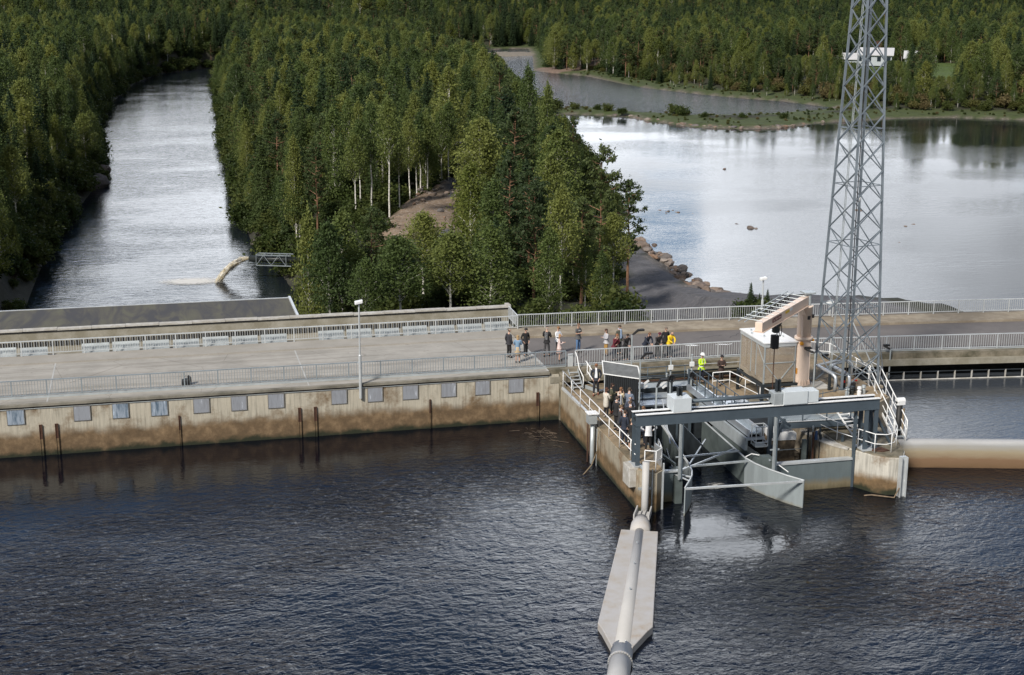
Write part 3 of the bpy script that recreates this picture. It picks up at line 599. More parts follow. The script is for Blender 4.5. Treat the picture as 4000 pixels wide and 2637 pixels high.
MB().tube([(1.55,.1,3.35),(1.75,-.5,2.95),(2.05,-.6,2.95)], .03, 7).tube([(1.6,.0,2.8),(1.78,-.5,2.4),(2.08,-.6,2.4)], .03, 7).tube([(1.62,0,3.3),(1.62,0,2.1)], .025, 6).tube([(1.72,-.2,3.15),(1.72,-.2,2.3)], .025, 6).build('rail', 'white_paint', R, True)
MB().bar((1.25,-.9,2.12),(1.65,-1.9,2.12),.05,.2).bar((1.65,-1.9,2.12),(2.2,-1.75,2.12),.2,.05).bar((1.4,-.9,2.4),(1.9,-1.4,2.15),.04).build('tray', 'galv', R)
# ---- shed
R = root('shed', (2.0, -5, 2), 'small black shed with grey corrugated roof on the pier behind the crowd', 'shed')
a, b_, c, d = (1.15,-4.7), (2.63,-6.03), (2.80,-5.15), (1.45,-3.75)
MB().prism([a,b_,c,d], 2.0, [3.88,3.88,4.25,4.25]).build('wall', 'shed_black', R)
f = MB(); n = 26
def edge(t, o, zz): return (a[0]+(b_[0]-a[0])*t-.04*o, a[1]+(b_[1]-a[1])*t-.07*o, zz)
rows = 12
aa = (1.07,-4.74); bb = (2.68,-6.16); cc = (2.88,-5.10); dd = (1.35,-3.62)
for i in range(rows):
    t0, t1 = i/rows, (i+1)/rows
    p0 = lerp(aa, dd, t0); p1 = lerp(bb, cc, t0); p2 = lerp(bb, cc, t1); p3 = lerp(aa, dd, t1); z0 = 3.90+.40*t0; z1 = 3.90+.40*t1
    f.prism([p0,p1,p2,p3], [z0,z0,z1,z1], [z0+.05,z0+.05,z1+.012,z1+.012])
f.build('roof', 'roof_sheet', R)
MB().bar((*aa,3.93),(*dd,4.33),.05,.07).bar((*bb,3.93),(*cc,4.33),.05,.07).bar((*aa,3.93),(*bb,3.93),.03,.05).bar((*dd,4.33),(*cc,4.33),.03,.05).build('roof_edge', 'white_paint', R)
f = MB()
for i in range(18):
    p = lerp(a, b_, (i+.5)/18); f.box(p[0]-.012, p[0]+.012, p[1]-.035, p[1]-.012, 2.05, 3.85)
f.build('cladding', 'black', R)
MB().tube([(1.14,-4.78,3.85),(1.14,-4.78,2.05)], .03, 6).build('downpipe', 'galv_pale', R)
R = root('work_table', (3.3, -3.4, 2), 'small white table frame beside the shed that a man leans on', 'table')
MB().box(2.95, 3.75, -3.75, -3.35, 2.86, 2.92).build('table_top', 'white_paint', R)
for x, y in ((3.0,-3.7),(3.7,-3.7),(3.0,-3.4),(3.7,-3.4)): MB().box(x-.02, x+.02, y-.02, y+.02, 2.0, 2.86).build('leg', 'steel_dark', R)
MB().box(2.95, 3.75, -3.72, -3.70, 2.38, 2.42).build('crossbar', 'white_paint', R)
# ---- troughs and gates behind the beam
R = root('steel_trough', (4.6, -4.2, 1), 'long bright galvanised trough with dark side between crowd and catwalk', 'trough')
MB().box(2.7, 6.45, -4.75, -3.75, 1.9, 2.0).build('lid', 'galv_bright', R); MB().box(2.72, 6.43, -4.72, -3.78, .8, 1.89).build('side', 'steel_dark', R)
MB().box(2.7, 6.45, -3.70, -3.05, 2.02, 2.07).box(3.35, 6.2, -3.02, -2.9, 1.7, 2.1).build('rear_cover', 'galv', R)
f = MB()
for i in range(7): f.box(2.9+.55*i, 2.94+.55*i, -4.78, -4.755, .9, 1.88)
f.build('stiffener', 'steel_blue', R)
R = root('steel_trough', (5.6, -2, 1), 'dull blue galvanised tray behind the hand wheels under the dark pipes', 'trough')
MB().box(3.6, 7.3, -2.55, -1.5, 2.004, 2.28).build('tray', 'galv', R); MB().box(3.6, 7.3, -2.58, -2.56, 2.02, 2.30).box(3.6, 7.3, -1.49, -1.46, 2.02, 2.34).build('lip', 'steel_dark', R)
handrail('steel_railing', [(2.7,-.9,2.0),(8.3,-.95,2.0)], along((2.7,-.9,2), (8.3,-.95,2), 6), 'dark steel pipe railing under the leaning visitors with bright top rail', 'steel_blue', 1.02, .5, .03)
R = root('pipe_bundle', (5.5, -.3, 2), 'dark pipes running along the stained edge beam below the visitors', 'pipes')
for k, (y, z, r) in enumerate(((-.35,2.22,.09),(-.2,2.45,.06),(-.62,2.12,.07))): MB().tube([(3.4,y,z),(10.8,y-.05,z)], r, 8).build('pipe', ('steel_dark', 'pipe_black', 'rust')[k], R, True)
MB().tube([(3.5,-.12,2.80),(12.8,-.12,2.80)], .022, 6).build('cable', 'galv_pale', R)
for k in range(6): MB().box(3.6+1.35*k, 3.72+1.35*k, -.6, -.1, 2.0, 2.1).build('bracket', 'steel_dark', R)
for x, y, lb in ((5.55,-3.0,'hand wheel valve on tall spindle, the one above the middle of the bright trough'), (6.95,-2.6,'hand wheel valve on tall spindle at the rear end of the catwalk')):
    R = root('gate_valve', (x, y, 2.0), lb, 'valve', 'two hand wheel valves with tall spindles')
    MB().tube([(x,y,2.0),(x,y,4.05)], .05, 8).tube([(x,y,4.05),(x,y,4.11)], .06, 8).build('spindle', 'galv', R)
    MB().box(x-.16, x-.08, y-.04, y+.04, 2.0, 3.0).box(x+.06, x+.14, y-.04, y+.04, 2.0, 3.0).box(x-.2, x+.16, y-.12, y+.1, 2.85, 3.1).build('frame', 'steel_dark', R)
    w = [(x+.02+.2*math.cos(t*math.pi/6), y-.18, 2.95+.2*math.sin(t*math.pi/6)) for t in range(13)]
    MB().tube(w, .028, 6).bar((x-.17,y-.18,2.95),(x+.21,y-.18,2.95),.03).bar((x+.02,y-.18,2.76),(x+.02,y-.18,3.14),.03).tube([(x+.02,y-.22,2.95),(x+.02,y,2.95)],.04,6).build('hand_wheel', 'black', R)
    MB().box(x-.16, x+.1, y-.14, y-.05, 3.45, 3.7).build('control_box', 'lamp_white', R)
    MB().tube([(x-.22,y,3.0),(x-.22,y,3.22)], [.05,.07], 8).build('motor', 'galv', R)
# signs propped on the tray railing
for x, z, lb in ((3.9, 2.55, 'pair of small pale plates tilted above the tray beside the shed'), (5.0, 2.5, 'tilted pale blade leaning in front of the hand wheel')):
    o = MB().bar((x,-2.9,z),(x+.42,-2.9,z+.3),.02,.12).bar((x+.12,-2.92,z-.15),(x+.35,-2.92,z+.0),.02,.1).build('tilted_plate', 'white_paint'); tag(o, lb, 'plate')
# ---- catwalk
R = root('catwalk', (6.8, -7.5, 1.5), 'galvanised catwalk running from the valves under the gantry beam to the cage', 'catwalk')
MB().box(6.45, 6.53, -11.95, -3.2, 2.25, 2.62).box(7.12, 7.20, -11.95, -3.2, 2.25, 2.62).build('side_beam', 'galv_bright', R)
MB().box(6.535, 7.115, -11.9, -3.2, 2.36, 2.42).build('walkway', 'grating', R)
MB().box(6.30, 6.44, -11.95, -5.5, 1.55, 2.2).build('side_sheet', 'galv', R)
MB().box(6.30, 7.30, -12.05, -11.955, 2.1, 2.24).build('end_beam', 'galv_bright', R)
for x in (6.49, 7.16):
    MB().tube([(x,-9.6,3.5),(x,-3.3,3.5),(x,-3.3,2.6)], .025, 6).tube([(x,-9.6,3.05),(x,-3.3,3.05)], .02, 6).build('handrail', 'steel_blue', R)
    for k in range(6): MB().box(x-.025, x+.025, -9.6+1.24*k-.025, -9.6+1.24*k+.025, 2.62, 3.49).build('post', 'steel_blue', R)
R = root('cage', (6.9, -12.3, 1.8), 'small open frame cage at the front end of the catwalk', 'cage')
f = MB()
for x in (6.62, 7.25):
    for y in (-12.55, -11.98): f.box(x-.02, x+.02, y-.02, y+.02, 1.9, 2.95)
for z in (2.12, 2.93): f.bar((6.62,-12.55,z),(7.25,-12.55,z),.05).bar((6.62,-11.98,z),(7.25,-11.98,z),.04).bar((6.62,-12.55,z),(6.62,-11.98,z),.04).bar((7.25,-12.55,z),(7.25,-11.98,z),.04)
f.build('frame', 'galv_pale', R); MB().box(6.64, 7.23, -12.53, -12.0, 1.86, 1.95).build('tray', 'galv', R)
# ---- gantry
R = root('gantry', (6, -14.1, 2), 'long dark blue steel gantry beam across the gate bay on braced legs', 'gantry')
x0, x1 = -.36, 12.28
MB().box(x0, x1, -14.38, -14.35, 4.08, 4.585).box(x0, x1, -13.79, -13.76, 4.08, 4.585).box(x0, x1, -14.44, -13.70, 4.04, 4.078).build('beam', 'steel_blue', R)
MB().box(x0, x1, -14.46, -14.25, 4.588, 4.62).box(x0, x1, -13.89, -13.68, 4.588, 4.62).build('flange', 'white_paint', R)
MB().box(x0+.02, x1-.02, -14.24, -13.9, 4.30, 4.36).build('web', 'steel_dark', R)
for x in (-.22, 11.62, 12.14):
    for y in (-14.36, -13.78): MB().box(x-.10, x+.10, y-.05, y-.02, 2.0, 4.04).box(x-.10, x+.10, y+.02, y+.05, 2.0, 4.04).box(x-.03, x+.03, y-.019, y+.019, 2.0, 4.04).build('leg', 'steel_blue', R)
f = MB()
for i in range(4): z = 2.05+.49*i; s_ = 1 if i % 2 else -1; f.bar((-.22,-14.07-.24*s_,z),(-.22,-14.07+.24*s_,z+.49),.03)
f.bar((12.14,-13.78,3.9),(13.05,-12.6,2.0),.13).bar((11.62,-13.78,3.9),(11.9,-11.4,3.0),.12).bar((12.14,-14.1,3.9),(13.25,-14.0,2.0),.11).bar((11.62,-14.3,3.0),(12.14,-14.3,2.2),.06)
f.build('brace', 'steel_blue', R)
MB().box(-.42, .02, -14.55, -13.6, 2.052, 2.08).box(11.4, 12.4, -14.6, -13.55, 1.975, 2.01).build('foot_plate', 'galv_pale', R)
R = root('hoist_drive', (7.8, -14.1, 4.6), 'wide light grey drive box on top of the gantry beam', 'drive box')
MB().box(7.10, 8.35, -14.50, -13.72, 4.625, 5.27).box(8.353, 8.95, -14.44, -13.74, 4.65, 5.22).build('cover', 'box_grey', R, bev=.015)
MB().box(6.62, 7.08, -14.42, -13.75, 4.625, 5.22).build('gearbox', 'galv', R, bev=.03); MB().tube([(6.95,-14.08,5.2),(6.95,-14.08,5.80)], .05, 8).box(6.83, 6.88, -14.2, -13.98, 5.2, 5.82).box(7.0, 7.05, -14.2, -13.98, 5.2, 5.82).build('spindle', 'steel_dark', R)
R = root('hoist_box', (1.9, -14.1, 4.6), 'pale square box on the gantry beam near the crowded pier', 'drive box')
MB().box(1.48, 2.38, -14.46, -13.5, 4.625, 5.30).build('cover', 'box_grey', R, bev=.015); MB().box(1.82, 1.87, -14.08, -13.86, 5.3, 5.72).box(2.0, 2.05, -14.08, -13.86, 5.3, 5.72).box(1.88, 1.99, -13.9, -13.87, 5.3, 5.7).build('spindle', 'steel_dark', R)
o = MB().tube([(2.385,-13.95,4.98),(6.615,-13.95,4.98)], .10, 12).build('drive_shaft', 'steel_blue', None, True); tag(o, 'dark blue drive shaft pipe between the two boxes on the gantry beam', 'shaft')
for x, lb in ((1.90, 'twin guide rods under the gantry below the square pale box'), (6.76, 'twin guide rods under the gantry below the wide drive box')):
    R = root('guide_rods', (x, -14.5, 1), lb, 'guide rods', 'hoist guide rods hanging from the gantry')
    MB().box(x-.10, x-.03, -14.56, -14.47, 1.25, 4.04).build('rod', 'galv', R); MB().box(x+.03, x+.10, -14.56, -14.47, 1.25, 4.04).build('rod', 'steel_blue', R)
    MB().box(x-.24, x+.24, -14.50, -14.45, 2.36, 2.42).box(x-.03, x+.03, -14.54, -14.49, 1.3, 4.0).build('clamp', 'galv', R)
    MB().box(x-.17, x+.17, -14.44, -14.12, -1, 1.30).build('pile', 'green_steel', R)
# ---- bay: gates, guide plates
R = root('stop_gate', (1.3, -14, -1), 'grey steel gate plate between crowded pier and curved guide plate', 'gate')
MB().box(.88, 1.73, -14.06, -13.96, -1, 1.50).build('plate', 'gate_plate', R); MB().box(.86, 2.0, -14.14, -13.90, 1.50, 1.60).build('top_flange', 'galv_pale', R)
R = root('stop_gate', (9, -14, -1), 'wide grey steel gate plate between guide rods and the rounded pier nose', 'gate')
MB().box(6.95, 11.2, -14.10, -14.0, -1, 1.42).build('plate', 'gate_plate', R); MB().box(6.95, 11.2, -14.16, -13.86, 1.42, 1.52).build('top_flange', 'galv_pale', R)
MB().box(11.12, 11.22, -14.2, -14.0, -1, 4.0).build('end_post', 'steel_blue', R)
GL = [(4.08,-6.1),(3.27,-10.6),(3.10,-11.8),(2.97,-12.9),(2.78,-13.8),(2.55,-14.4),(2.2,-15.05),(1.88,-15.55),(1.6,-16.0)]
GR = [(6.31,-6.1),(6.12,-11.0),(6.07,-12.6),(6.2,-13.5),(6.5,-14.4),(7.0,-15.5),(7.5,-16.35)]
R = root('guide_plate', (3, -12, -1.5), 'curved steel guide plate with white top rim nearest the crowded pier', 'guide plate')
MB().wallpath(GL[2:], .05, -1.5, 1.36).build('plate', 'guide_plate', R); MB().wallpath(GL[:3], .046, -1.5, 1.355).build('shaded_rear_plate', 'green_steel', R); MB().tube([(p[0], p[1], 1.39) for p in GL], .045, 6).build('rim', 'galv_pale', R)  # rear stretch of the same plate, shade put into a darker colour
R = root('guide_plate', (6.4, -12, -1.5), 'long bright curved guide plate flaring out towards the rounded pier nose', 'guide plate')
MB().wallpath(GR[2:], .05, -1.5, 1.36).build('plate', 'guide_plate', R); MB().wallpath(GR[:3], .046, -1.5, 1.355).build('shaded_rear_plate', 'green_steel', R); MB().tube([(p[0], p[1], 1.39) for p in GR], .045, 6).build('rim', 'galv_pale', R)  # here too the rear stretch is coloured darker to stand for shade
MB().tube([(6.08,-12.6,1.45),(6.35,-12.7,1.62),(6.95,-13.3,1.62),(7.2,-15.2,1.45)], .025, 6).build('rail', 'white_paint', R)
R = root('bay_bracing', (4.3, -14, 1.3), 'steel struts joining the two curved guide plates above the water', 'bracing')
for k, (p, q, w) in enumerate((((1.62,-15.98,1.33),(7.48,-16.3,1.33),.09), ((2.95,-13.0,1.33),(6.1,-12.9,1.33),.09), ((2.3,-13.5,1.33),(6.05,-11.2,1.40),.08), ((2.95,-12.9,1.33),(5.2,-9.4,1.40),.07), ((1.9,-13.9,1.33),(2.5,-14.5,1.33),.06), ((1.75,-14.0,1.33),(2.75,-13.0,1.30),.05), ((3.1,-11.8,1.42),(6.1,-11.7,1.46),.08), ((1.8,-13.8,1.33),(2.2,-15.0,1.33),.05))):
    MB().bar(p, q, w).build('strut', 'galv_pale' if k != 1 else 'galv', R)
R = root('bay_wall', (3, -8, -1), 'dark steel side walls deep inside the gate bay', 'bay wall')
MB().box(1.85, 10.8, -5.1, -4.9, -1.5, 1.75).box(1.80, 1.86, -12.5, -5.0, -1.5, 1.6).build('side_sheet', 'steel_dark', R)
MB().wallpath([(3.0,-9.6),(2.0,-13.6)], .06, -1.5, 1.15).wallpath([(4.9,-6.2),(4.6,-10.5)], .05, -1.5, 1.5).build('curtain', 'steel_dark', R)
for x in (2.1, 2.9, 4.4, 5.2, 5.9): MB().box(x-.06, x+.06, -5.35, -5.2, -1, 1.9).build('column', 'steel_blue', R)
R = root('slide_beam', (1.9, -12.9, 1.5), 'dark steel beam with bracket reaching from the crowded pier to the twin rods', 'beam')
MB().bar((1.35,-11.0,2.0),(1.95,-13.7,1.72),.10,.16).box(1.65, 2.1, -13.95, -13.6, 1.15, 1.62).build('beam', 'green_steel', R)
MB().bar((1.9,-10.2,3.5),(2.62,-13.9,1.7),.06,.10).bar((2.9,-9.0,3.6),(2.1,-12.5,2.4),.05).bar((2.2,-10.2,3.3),(4.6,-10.0,3.3),.05).build('brace', 'galv_pale', R)
R = root('slide_beam', (6.8, -12, 1.4), 'heavy green grey box beam under the catwalk ending in an upright plate', 'beam')
MB().bar((6.5,-7.5,1.25),(6.75,-13.3,1.25),.42,.42).box(6.5, 7.0, -13.75, -13.3, .3, 1.75).box(7.0, 7.3, -13.7, -13.4, .6, 1.5).build('beam', 'green_steel', R)
MB().tube([(6.85,-13.8,1.6),(6.85,-13.72,1.6)], .05, 8).build('pin', 'galv_bright', R)
# ---- right half of the bay
R = root('support_frame', (7.8, -12, 0), 'dark steel column with diagonal brace beside the white tank', 'frame')
MB().box(7.52, 7.72, -12.0, -11.85, .9, 3.7).box(7.70, 7.78, -12.0, -11.8, 2.1, 3.7).bar((7.65,-12.0,1.3),(8.35,-12.05,3.1),.11).bar((7.7,-11.9,3.45),(8.6,-12.2,2.75),.12).build('column', 'steel_blue', R)
R = root('grating_platform', (10.7, -10.6, 2.5), 'grating platform below the gantry in front of the mast block', 'platform')
MB().prism([(8.54,-11.0),(12.85,-11.25),(12.9,-10.5),(8.9,-9.9)], 2.60, 2.66).build('deck', 'grating', R)
MB().bar((8.3,-11.15,2.45),(12.95,-11.4,2.45),.10,.34).build('edge_beam', 'steel_blue', R)
MB().bar((8.3,-11.2,2.66),(12.95,-11.46,2.66),.10,.03).build('toe_plate', 'galv_pale', R)
for k in range(4): MB().box(8.4+1.3*k-.025, 8.4+1.3*k+.025, -11.23-.07*k, -11.17-.07*k, 2.66, 3.55).build('post', 'steel_blue', R)
MB().tube([(8.4,-11.2,3.55),(12.6,-11.42,3.55)], .025, 6).build('handrail', 'steel_blue', R)
MB().bar((8.5,-11.2,2.3),(8.6,-11.2,0),.14).bar((11.15,-12.9,2.3),(11.15,-12.9,0),.10).bar((12.9,-11.4,2.35),(13.6,-12.6,2.0),.12).build('leg', 'steel_blue', R)
R = root('tank', (8.6, -10.8, 0), 'white rectangular tank cover on a brown wall under the gantry', 'tank')
MB().prism([(7.95,-11.35),(9.30,-11.50),(9.32,-10.5),(8.2,-10.0)], 1.75, 2.12).build('cover', 'white_paint', R)
MB().prism([(8.0,-11.3),(9.26,-11.45),(9.28,-10.5),(8.2,-10.05)], -1, 1.745).build('wall', 'wood', R)
MB().box(7.8, 9.5, -12.4, -12.3, .55, .70).box(7.8, 9.5, -12.0, -11.96, 1.42, 1.45).build('crossbar', 'galv', R)
R = root('steel_columns', (9.6, -12, 0), 'group of dark vertical steel columns beside the white tank', 'columns')
for k, (x, y, w, t, m) in enumerate(((9.32,-12.4,.2,2.05,'green_steel'),(9.75,-11.9,.08,2.4,'steel_dark'),(9.95,-12.1,.08,2.3,'rust'),(10.1,-11.7,.07,2.5,'galv'),(10.3,-12.2,.10,2.2,'steel_dark'),(10.45,-11.8,.06,2.4,'steel_blue'))):
    MB().box(x-w/2, x+w/2, y-w/2, y+w/2, -.5, t).build('column', m, R)
MB().tube([(10.1,-12.1,1.9),(10.1,-12.1,2.35)], [.09,.06], 8).build('motor', 'blue_paint', R)
f = MB()
for k in range(7): f.bar((10.42,-12.35,.3+.3*k),(10.70,-12.15,.15+.3*k),.03)
f.build('ladder', 'steel_dark', R)
IW = [(10.2,-10.45),(10.25,-11.3),(10.45,-12.3),(10.75,-13.1),(11.15,-13.75),(11.3,-14.0)]
R = root('curved_wall', (10.6, -12.3, -1), 'curved weathered concrete wall with white rim inside the pier nose', 'wall')
MB().wallpath(IW, .34, -1.5, 1.83).build('wall', 'pier_concrete', R); MB().wallpath(IW[:-1], .40, 1.834, 1.93).build('rim', 'white_concrete', R)
handrail('pipe_railing', [(10.65,-11.0,1.9),(11.0,-12.6,1.9),(11.44,-14.0,1.95),(11.85,-14.95,1.95),(12.35,-15.15,1.95),(12.9,-14.95,1.95),(13.5,-14.1,1.95),(13.95,-13.0,1.95),(13.95,-12.3,1.95)], [(11.0,-12.6,1.9),(11.44,-14.0,1.95),(11.85,-14.95,1.95),(12.7,-15.05,1.95),(13.5,-14.1,1.95),(13.95,-13.0,1.95)], 'white curved pipe railing round the pier nose', h=1.0)
R = root('step_ladder', (12.4, -11.6, 2), 'narrow white steps from the mast block down to the pier nose', 'steps')
p0, p1 = Vector((12.05,-10.75,3.0)), Vector((12.25,-12.7,2.0)); side = Vector((.30,.03,0))
MB().bar(p0-side, p1-side, .03, .1).bar(p0+side, p1+side, .03, .1).build('stringers', 'white_paint', R)
for k in range(8): q = p0.lerp(p1, (k+.5)/8); MB().bar(q-side, q+side, .10, .025).build('tread', 'white_paint', R)
# stair and tank on the far side of the nose
R = root('outer_stair', (15.0, -10.8, 2), 'steep white steel stair with handrails beside the mast foot', 'stairs')
p0, p1 = Vector((15.9,-7.0,3.0)), Vector((14.9,-12.0,1.5))
for s_ in (-.32, .32): MB().bar(p0+Vector((s_,0,0)), p1+Vector((s_,0,0)), .04, .16).build('stringer', 'white_paint', R)
for s_ in (-.34, .34):
    MB().tube([p0+Vector((s_,1.4,1.0)), p0+Vector((s_,0,1.0)), p1+Vector((s_,0,1.0)), p1+Vector((s_,0,.1))], .03, 7).tube([p0+Vector((s_,0,.5)), p1+Vector((s_,0,.5))], .022, 7).build('handrail', 'white_paint', R, True)
    for k in range(5): q = p0.lerp(p1, k/4.2)+Vector((s_,0,0)); MB().tube([q, q+Vector((0,0,1))], .025, 6).build('post', 'white_paint', R)
for k in range(9): q = p0.lerp(p1, (k+.5)/9); MB().box(q.x-.3, q.x+.3, q.y-.11, q.y+.11, q.z-.01, q.z+.015).build('tread', 'galv', R)
R = root('gauge_drum', (15.2, -11.3, 1), 'white drum cap on black pipe beside the white stair at the grey pool', 'drum')
MB().tube([(15.15,-10.9,3.25),(15.60,-10.9,3.25)], .17, 14).box(15.15, 15.60, -11.06, -10.74, 3.04, 3.25).build('drum', 'white_paint', R, bev=.02); MB().tube([(15.35,-10.9,3.03),(15.35,-10.9,.5)], .16, 10).build('pipe', 'black', R, True)
MB().tube([(15.55,-11.0,2.85),(15.55,-11.0,.5)], .06, 8).build('side_pipe', 'hose', R)
handrail('pipe_railing', [(15.75,-6.8,3.0),(15.85,-1.6,3.0),(13.4,.0,3.0)], along((15.75,-6.8,3), (15.85,-1.6,3), 4)+[(13.4,0,3.0)], 'white pipe railing along the far edge of the mast block')
handrail('pipe_railing', [(8.2,-2.7,2.0),(9.25,-2.65,2.0),(9.9,-7.3,2.0),(10.0,-9.6,2.0)], [(8.2,-2.7,2.0),(9.25,-2.65,2.0),(9.5,-4.3,2.0),(9.73,-5.8,2.0),(9.9,-7.3,2.0),(10.0,-9.2,2.0)], 'white pipe railing from the man with dark cap towards the crane foot')
R = root('walk_plates', (8.6, -5.2, 1.5), 'bright metal floor plates between catwalk and the white railing', 'floor plates')
MB().prism([(7.3,-3.6),(9.2,-4.35),(9.3,-6.2),(7.3,-5.6)], 1.9, 2.03).build('plate', 'galv_bright', R); MB().prism([(7.3,-6.4),(9.5,-6.6),(9.7,-9.4),(7.3,-9.2)], 1.85, 1.9).build('plate', 'steel_dark', R)
MB().bar((7.3,-6.5,2.35),(10.4,-6.7,2.35),.05).bar((7.3,-8.2,2.4),(10.6,-8.4,2.4),.05).build('crossbar', 'steel_blue', R)
handrail('steel_railing', [(7.3,-9.6,2.6),(10.8,-9.8,2.6),(13.2,-9.95,3.0)], along((7.4,-9.6,2.6),(12.8,-9.95,2.9),5), 'thin dark railing behind the gantry drive box', 'steel_blue', .9, .45, .022)

# ================================================================== CRANE
CX, CY = 12.0, -6.1
R = root('jib_crane', (CX, CY, 3), 'peach coloured jib crane on a flanged column with ladder like rails beside the jib', 'crane')
MB().lathe((CX,CY,3.0), [(.47,.05),(.47,.09),(.405,.10),(.395,2.62)], 28).build('column', 'crane_paint', R, True)
MB().lathe((CX,CY,3.0), [(.50,.0),(.50,.05)], 28).build('base_ring', 'rust', R)
f = MB()
for k in range(18): a = k*math.pi/9; f.bar((CX+.46*math.cos(a),CY+.46*math.sin(a),3.1),(CX+.40*math.cos(a),CY+.40*math.sin(a),3.38),.03,.03)
f.build('gusset', 'crane_paint', R)
MB().lathe((CX,CY,5.58), [(.40,0),(.50,.02),(.50,.16),(.40,.18)], 28).build('slew_flange', 'crane_paint', R, True)
MB().lathe((CX,CY,5.76), [(.385,0),(.385,1.62),(.43,1.64),(.43,1.70),(.39,1.71)], 28).build('head', 'crane_paint', R, True)
JE = Vector((7.0,-11.35,0)); JD = (JE-Vector((CX,CY,0))).normalized(); JN = Vector((-JD.y, JD.x, 0))
def J(t, n, z): p = Vector((CX,CY,0))+JD*t+JN*n; return (p.x, p.y, z)
JL = (JE-Vector((CX,CY,0))).length
MB().bar(J(-.15,0,7.76), J(JL,0,7.76), .38, .46).build('jib', 'crane_paint', R, bev=.012)
MB().bar(J(.2,0,7.502), J(JL+.05,0,7.502), .56, .03).bar(J(.36,-.02,7.2), J(.36,.02,5.8), .10, .10).build('jib_flange', 'crane_paint', R)
MB().bar(J(.2,0,6.9), J(.9,0,7.45), .30, .1).build('knee', 'crane_paint', R)
MB().bar(J(1.9,.2135,7.86), J(3.15,.2135,7.86), .012, .26, (0,0,1)).build('sign', 'maroon', R) if False else None
f = MB()      # the maroon name band with pale letter strokes, and the yellow warning sign
f.mat('maroon').bar(J(JL-2.75,.214,7.80), J(JL-1.45,.214,7.80), .006, .22)
f.mat('crane_paint')
for k in range(8):
    t = JL-2.65+k*.15; f.bar(J(t,.2195,7.74), J(t,.2195,7.86), .006, .02, (1,0,0)) if k % 3 else f.bar(J(t,.2195,7.80), J(t+.07,.2195,7.80), .006, .03)
f.build('name_band', None, R)
MB().bar(J(JL-4.0,.214,7.84), J(JL-3.4,.214,7.84), .006, .13).build('warning_sign', 'yellow', R)
MB().bar(J(JL-4.45,.214,7.86), J(JL-4.05,.214,7.86), .006, .15).build('load_plate', 'white_paint', R)
f = MB()
for o_ in (-.62, -.95): f.tube([J(.3,o_,8.18), J(JL+.35,o_,8.02)], .025, 6)
f.build('side_rail', 'galv', R)
f = MB()
for k in range(9): t = .5+k*(JL-.6)/8; f.tube([J(t,-1.02,8.10), J(t,.14,8.06)], .02, 6)
f.build('side_rung', 'galv', R)
f = MB().tube([J(.5+k*.21, -.72-.02*(k%2), 8.08 if k % 2 == 0 else 7.74+.04*(k % 3)) for k in range(26)], .028, 6).tube([J(.5,-.72,8.09), J(5.8,-.72,8.05)], .02, 6)
f.build('festoon', 'black', R)
MB().box(CX-.2, CX+.45, CY-.3, CY+.35, 8.12, 8.22).box(CX-.1, CX+.2, CY-.15, CY+.15, 7.45, 8.11).tube([(CX+.15,CY-.1,7.3),(CX+.15,CY-.1,8.1)], .12, 10).build('slew_motor', 'galv', R, bev=.02)
MB().box(CX-.02, CX+.14, CY-.415, CY-.38, 6.75, 6.95).build('window', 'black', R); MB().box(CX+.31, CX+.42, CY-.29, CY-.20, 6.8, 7.0).build('window', 'black', R)
MB().lathe((CX-.26,CY-.34,5.33), [(.02,0),(.10,.02),(.12,.12),(.05,.2)], 10).build('warning_lamp', 'orange', R); MB().box(CX+.38, CX+.5, CY-.25, CY-.12, 5.5, 5.62).build('warning_lamp', 'orange', R); MB().box(CX-.42, CX-.36, CY-.2, CY-.12, 3.7, 4.0).build('warning_plate', 'orange', R)
TQ = JL-2.55
R = root('chain_hoist', J(TQ,0,7.4), 'black chain hoist with boxy chain container hanging from the peach jib', 'hoist')
MB().bar(J(TQ-.3,0,7.38), J(TQ+.45,0,7.38), .34, .12).bar(J(TQ-.7,.0,7.34), J(TQ-.2,0,7.34), .16, .18).build('trolley', 'black', R)
MB().bar(J(TQ,0,7.35), J(TQ,0,6.95), .26, .30).build('motor', 'pipe_black', R); MB().bar(J(TQ-.08,.1,6.95), J(TQ-.08,.1,6.8), .03).bar(J(TQ+.08,.1,7.1), J(TQ+.08,.1,6.8), .03).build('bracket', 'white_paint', R)
p = J(TQ+.02,0,0); MB().prism([(p[0]-.18,p[1]-.17),(p[0]+.18,p[1]-.17),(p[0]+.18,p[1]+.17),(p[0]-.18,p[1]+.17)], 6.10, 6.82).build('chain_box', 'dark_rubber', R, bev=.04)
w = [J(TQ-.5+.18*math.cos(t*math.pi/8), .1, 6.95+.30*math.sin(t*math.pi/8)) for t in range(17)]; MB().tube(w, .022, 6).tube([J(TQ-.42,.05,7.2)]+w[4:12], .02, 6).build('cable_loop', 'black', R, True)
f = MB(); q = J(TQ+.02,0,0)
for k in range(75): f.box(q[0]-.03+.012*(k % 2), q[0]+.03-.012*(k % 2), q[1]-.02, q[1]+.02, 6.09-.052*(k+1), 6.09-.052*k-.012)
f.build('chain', 'rust', R)
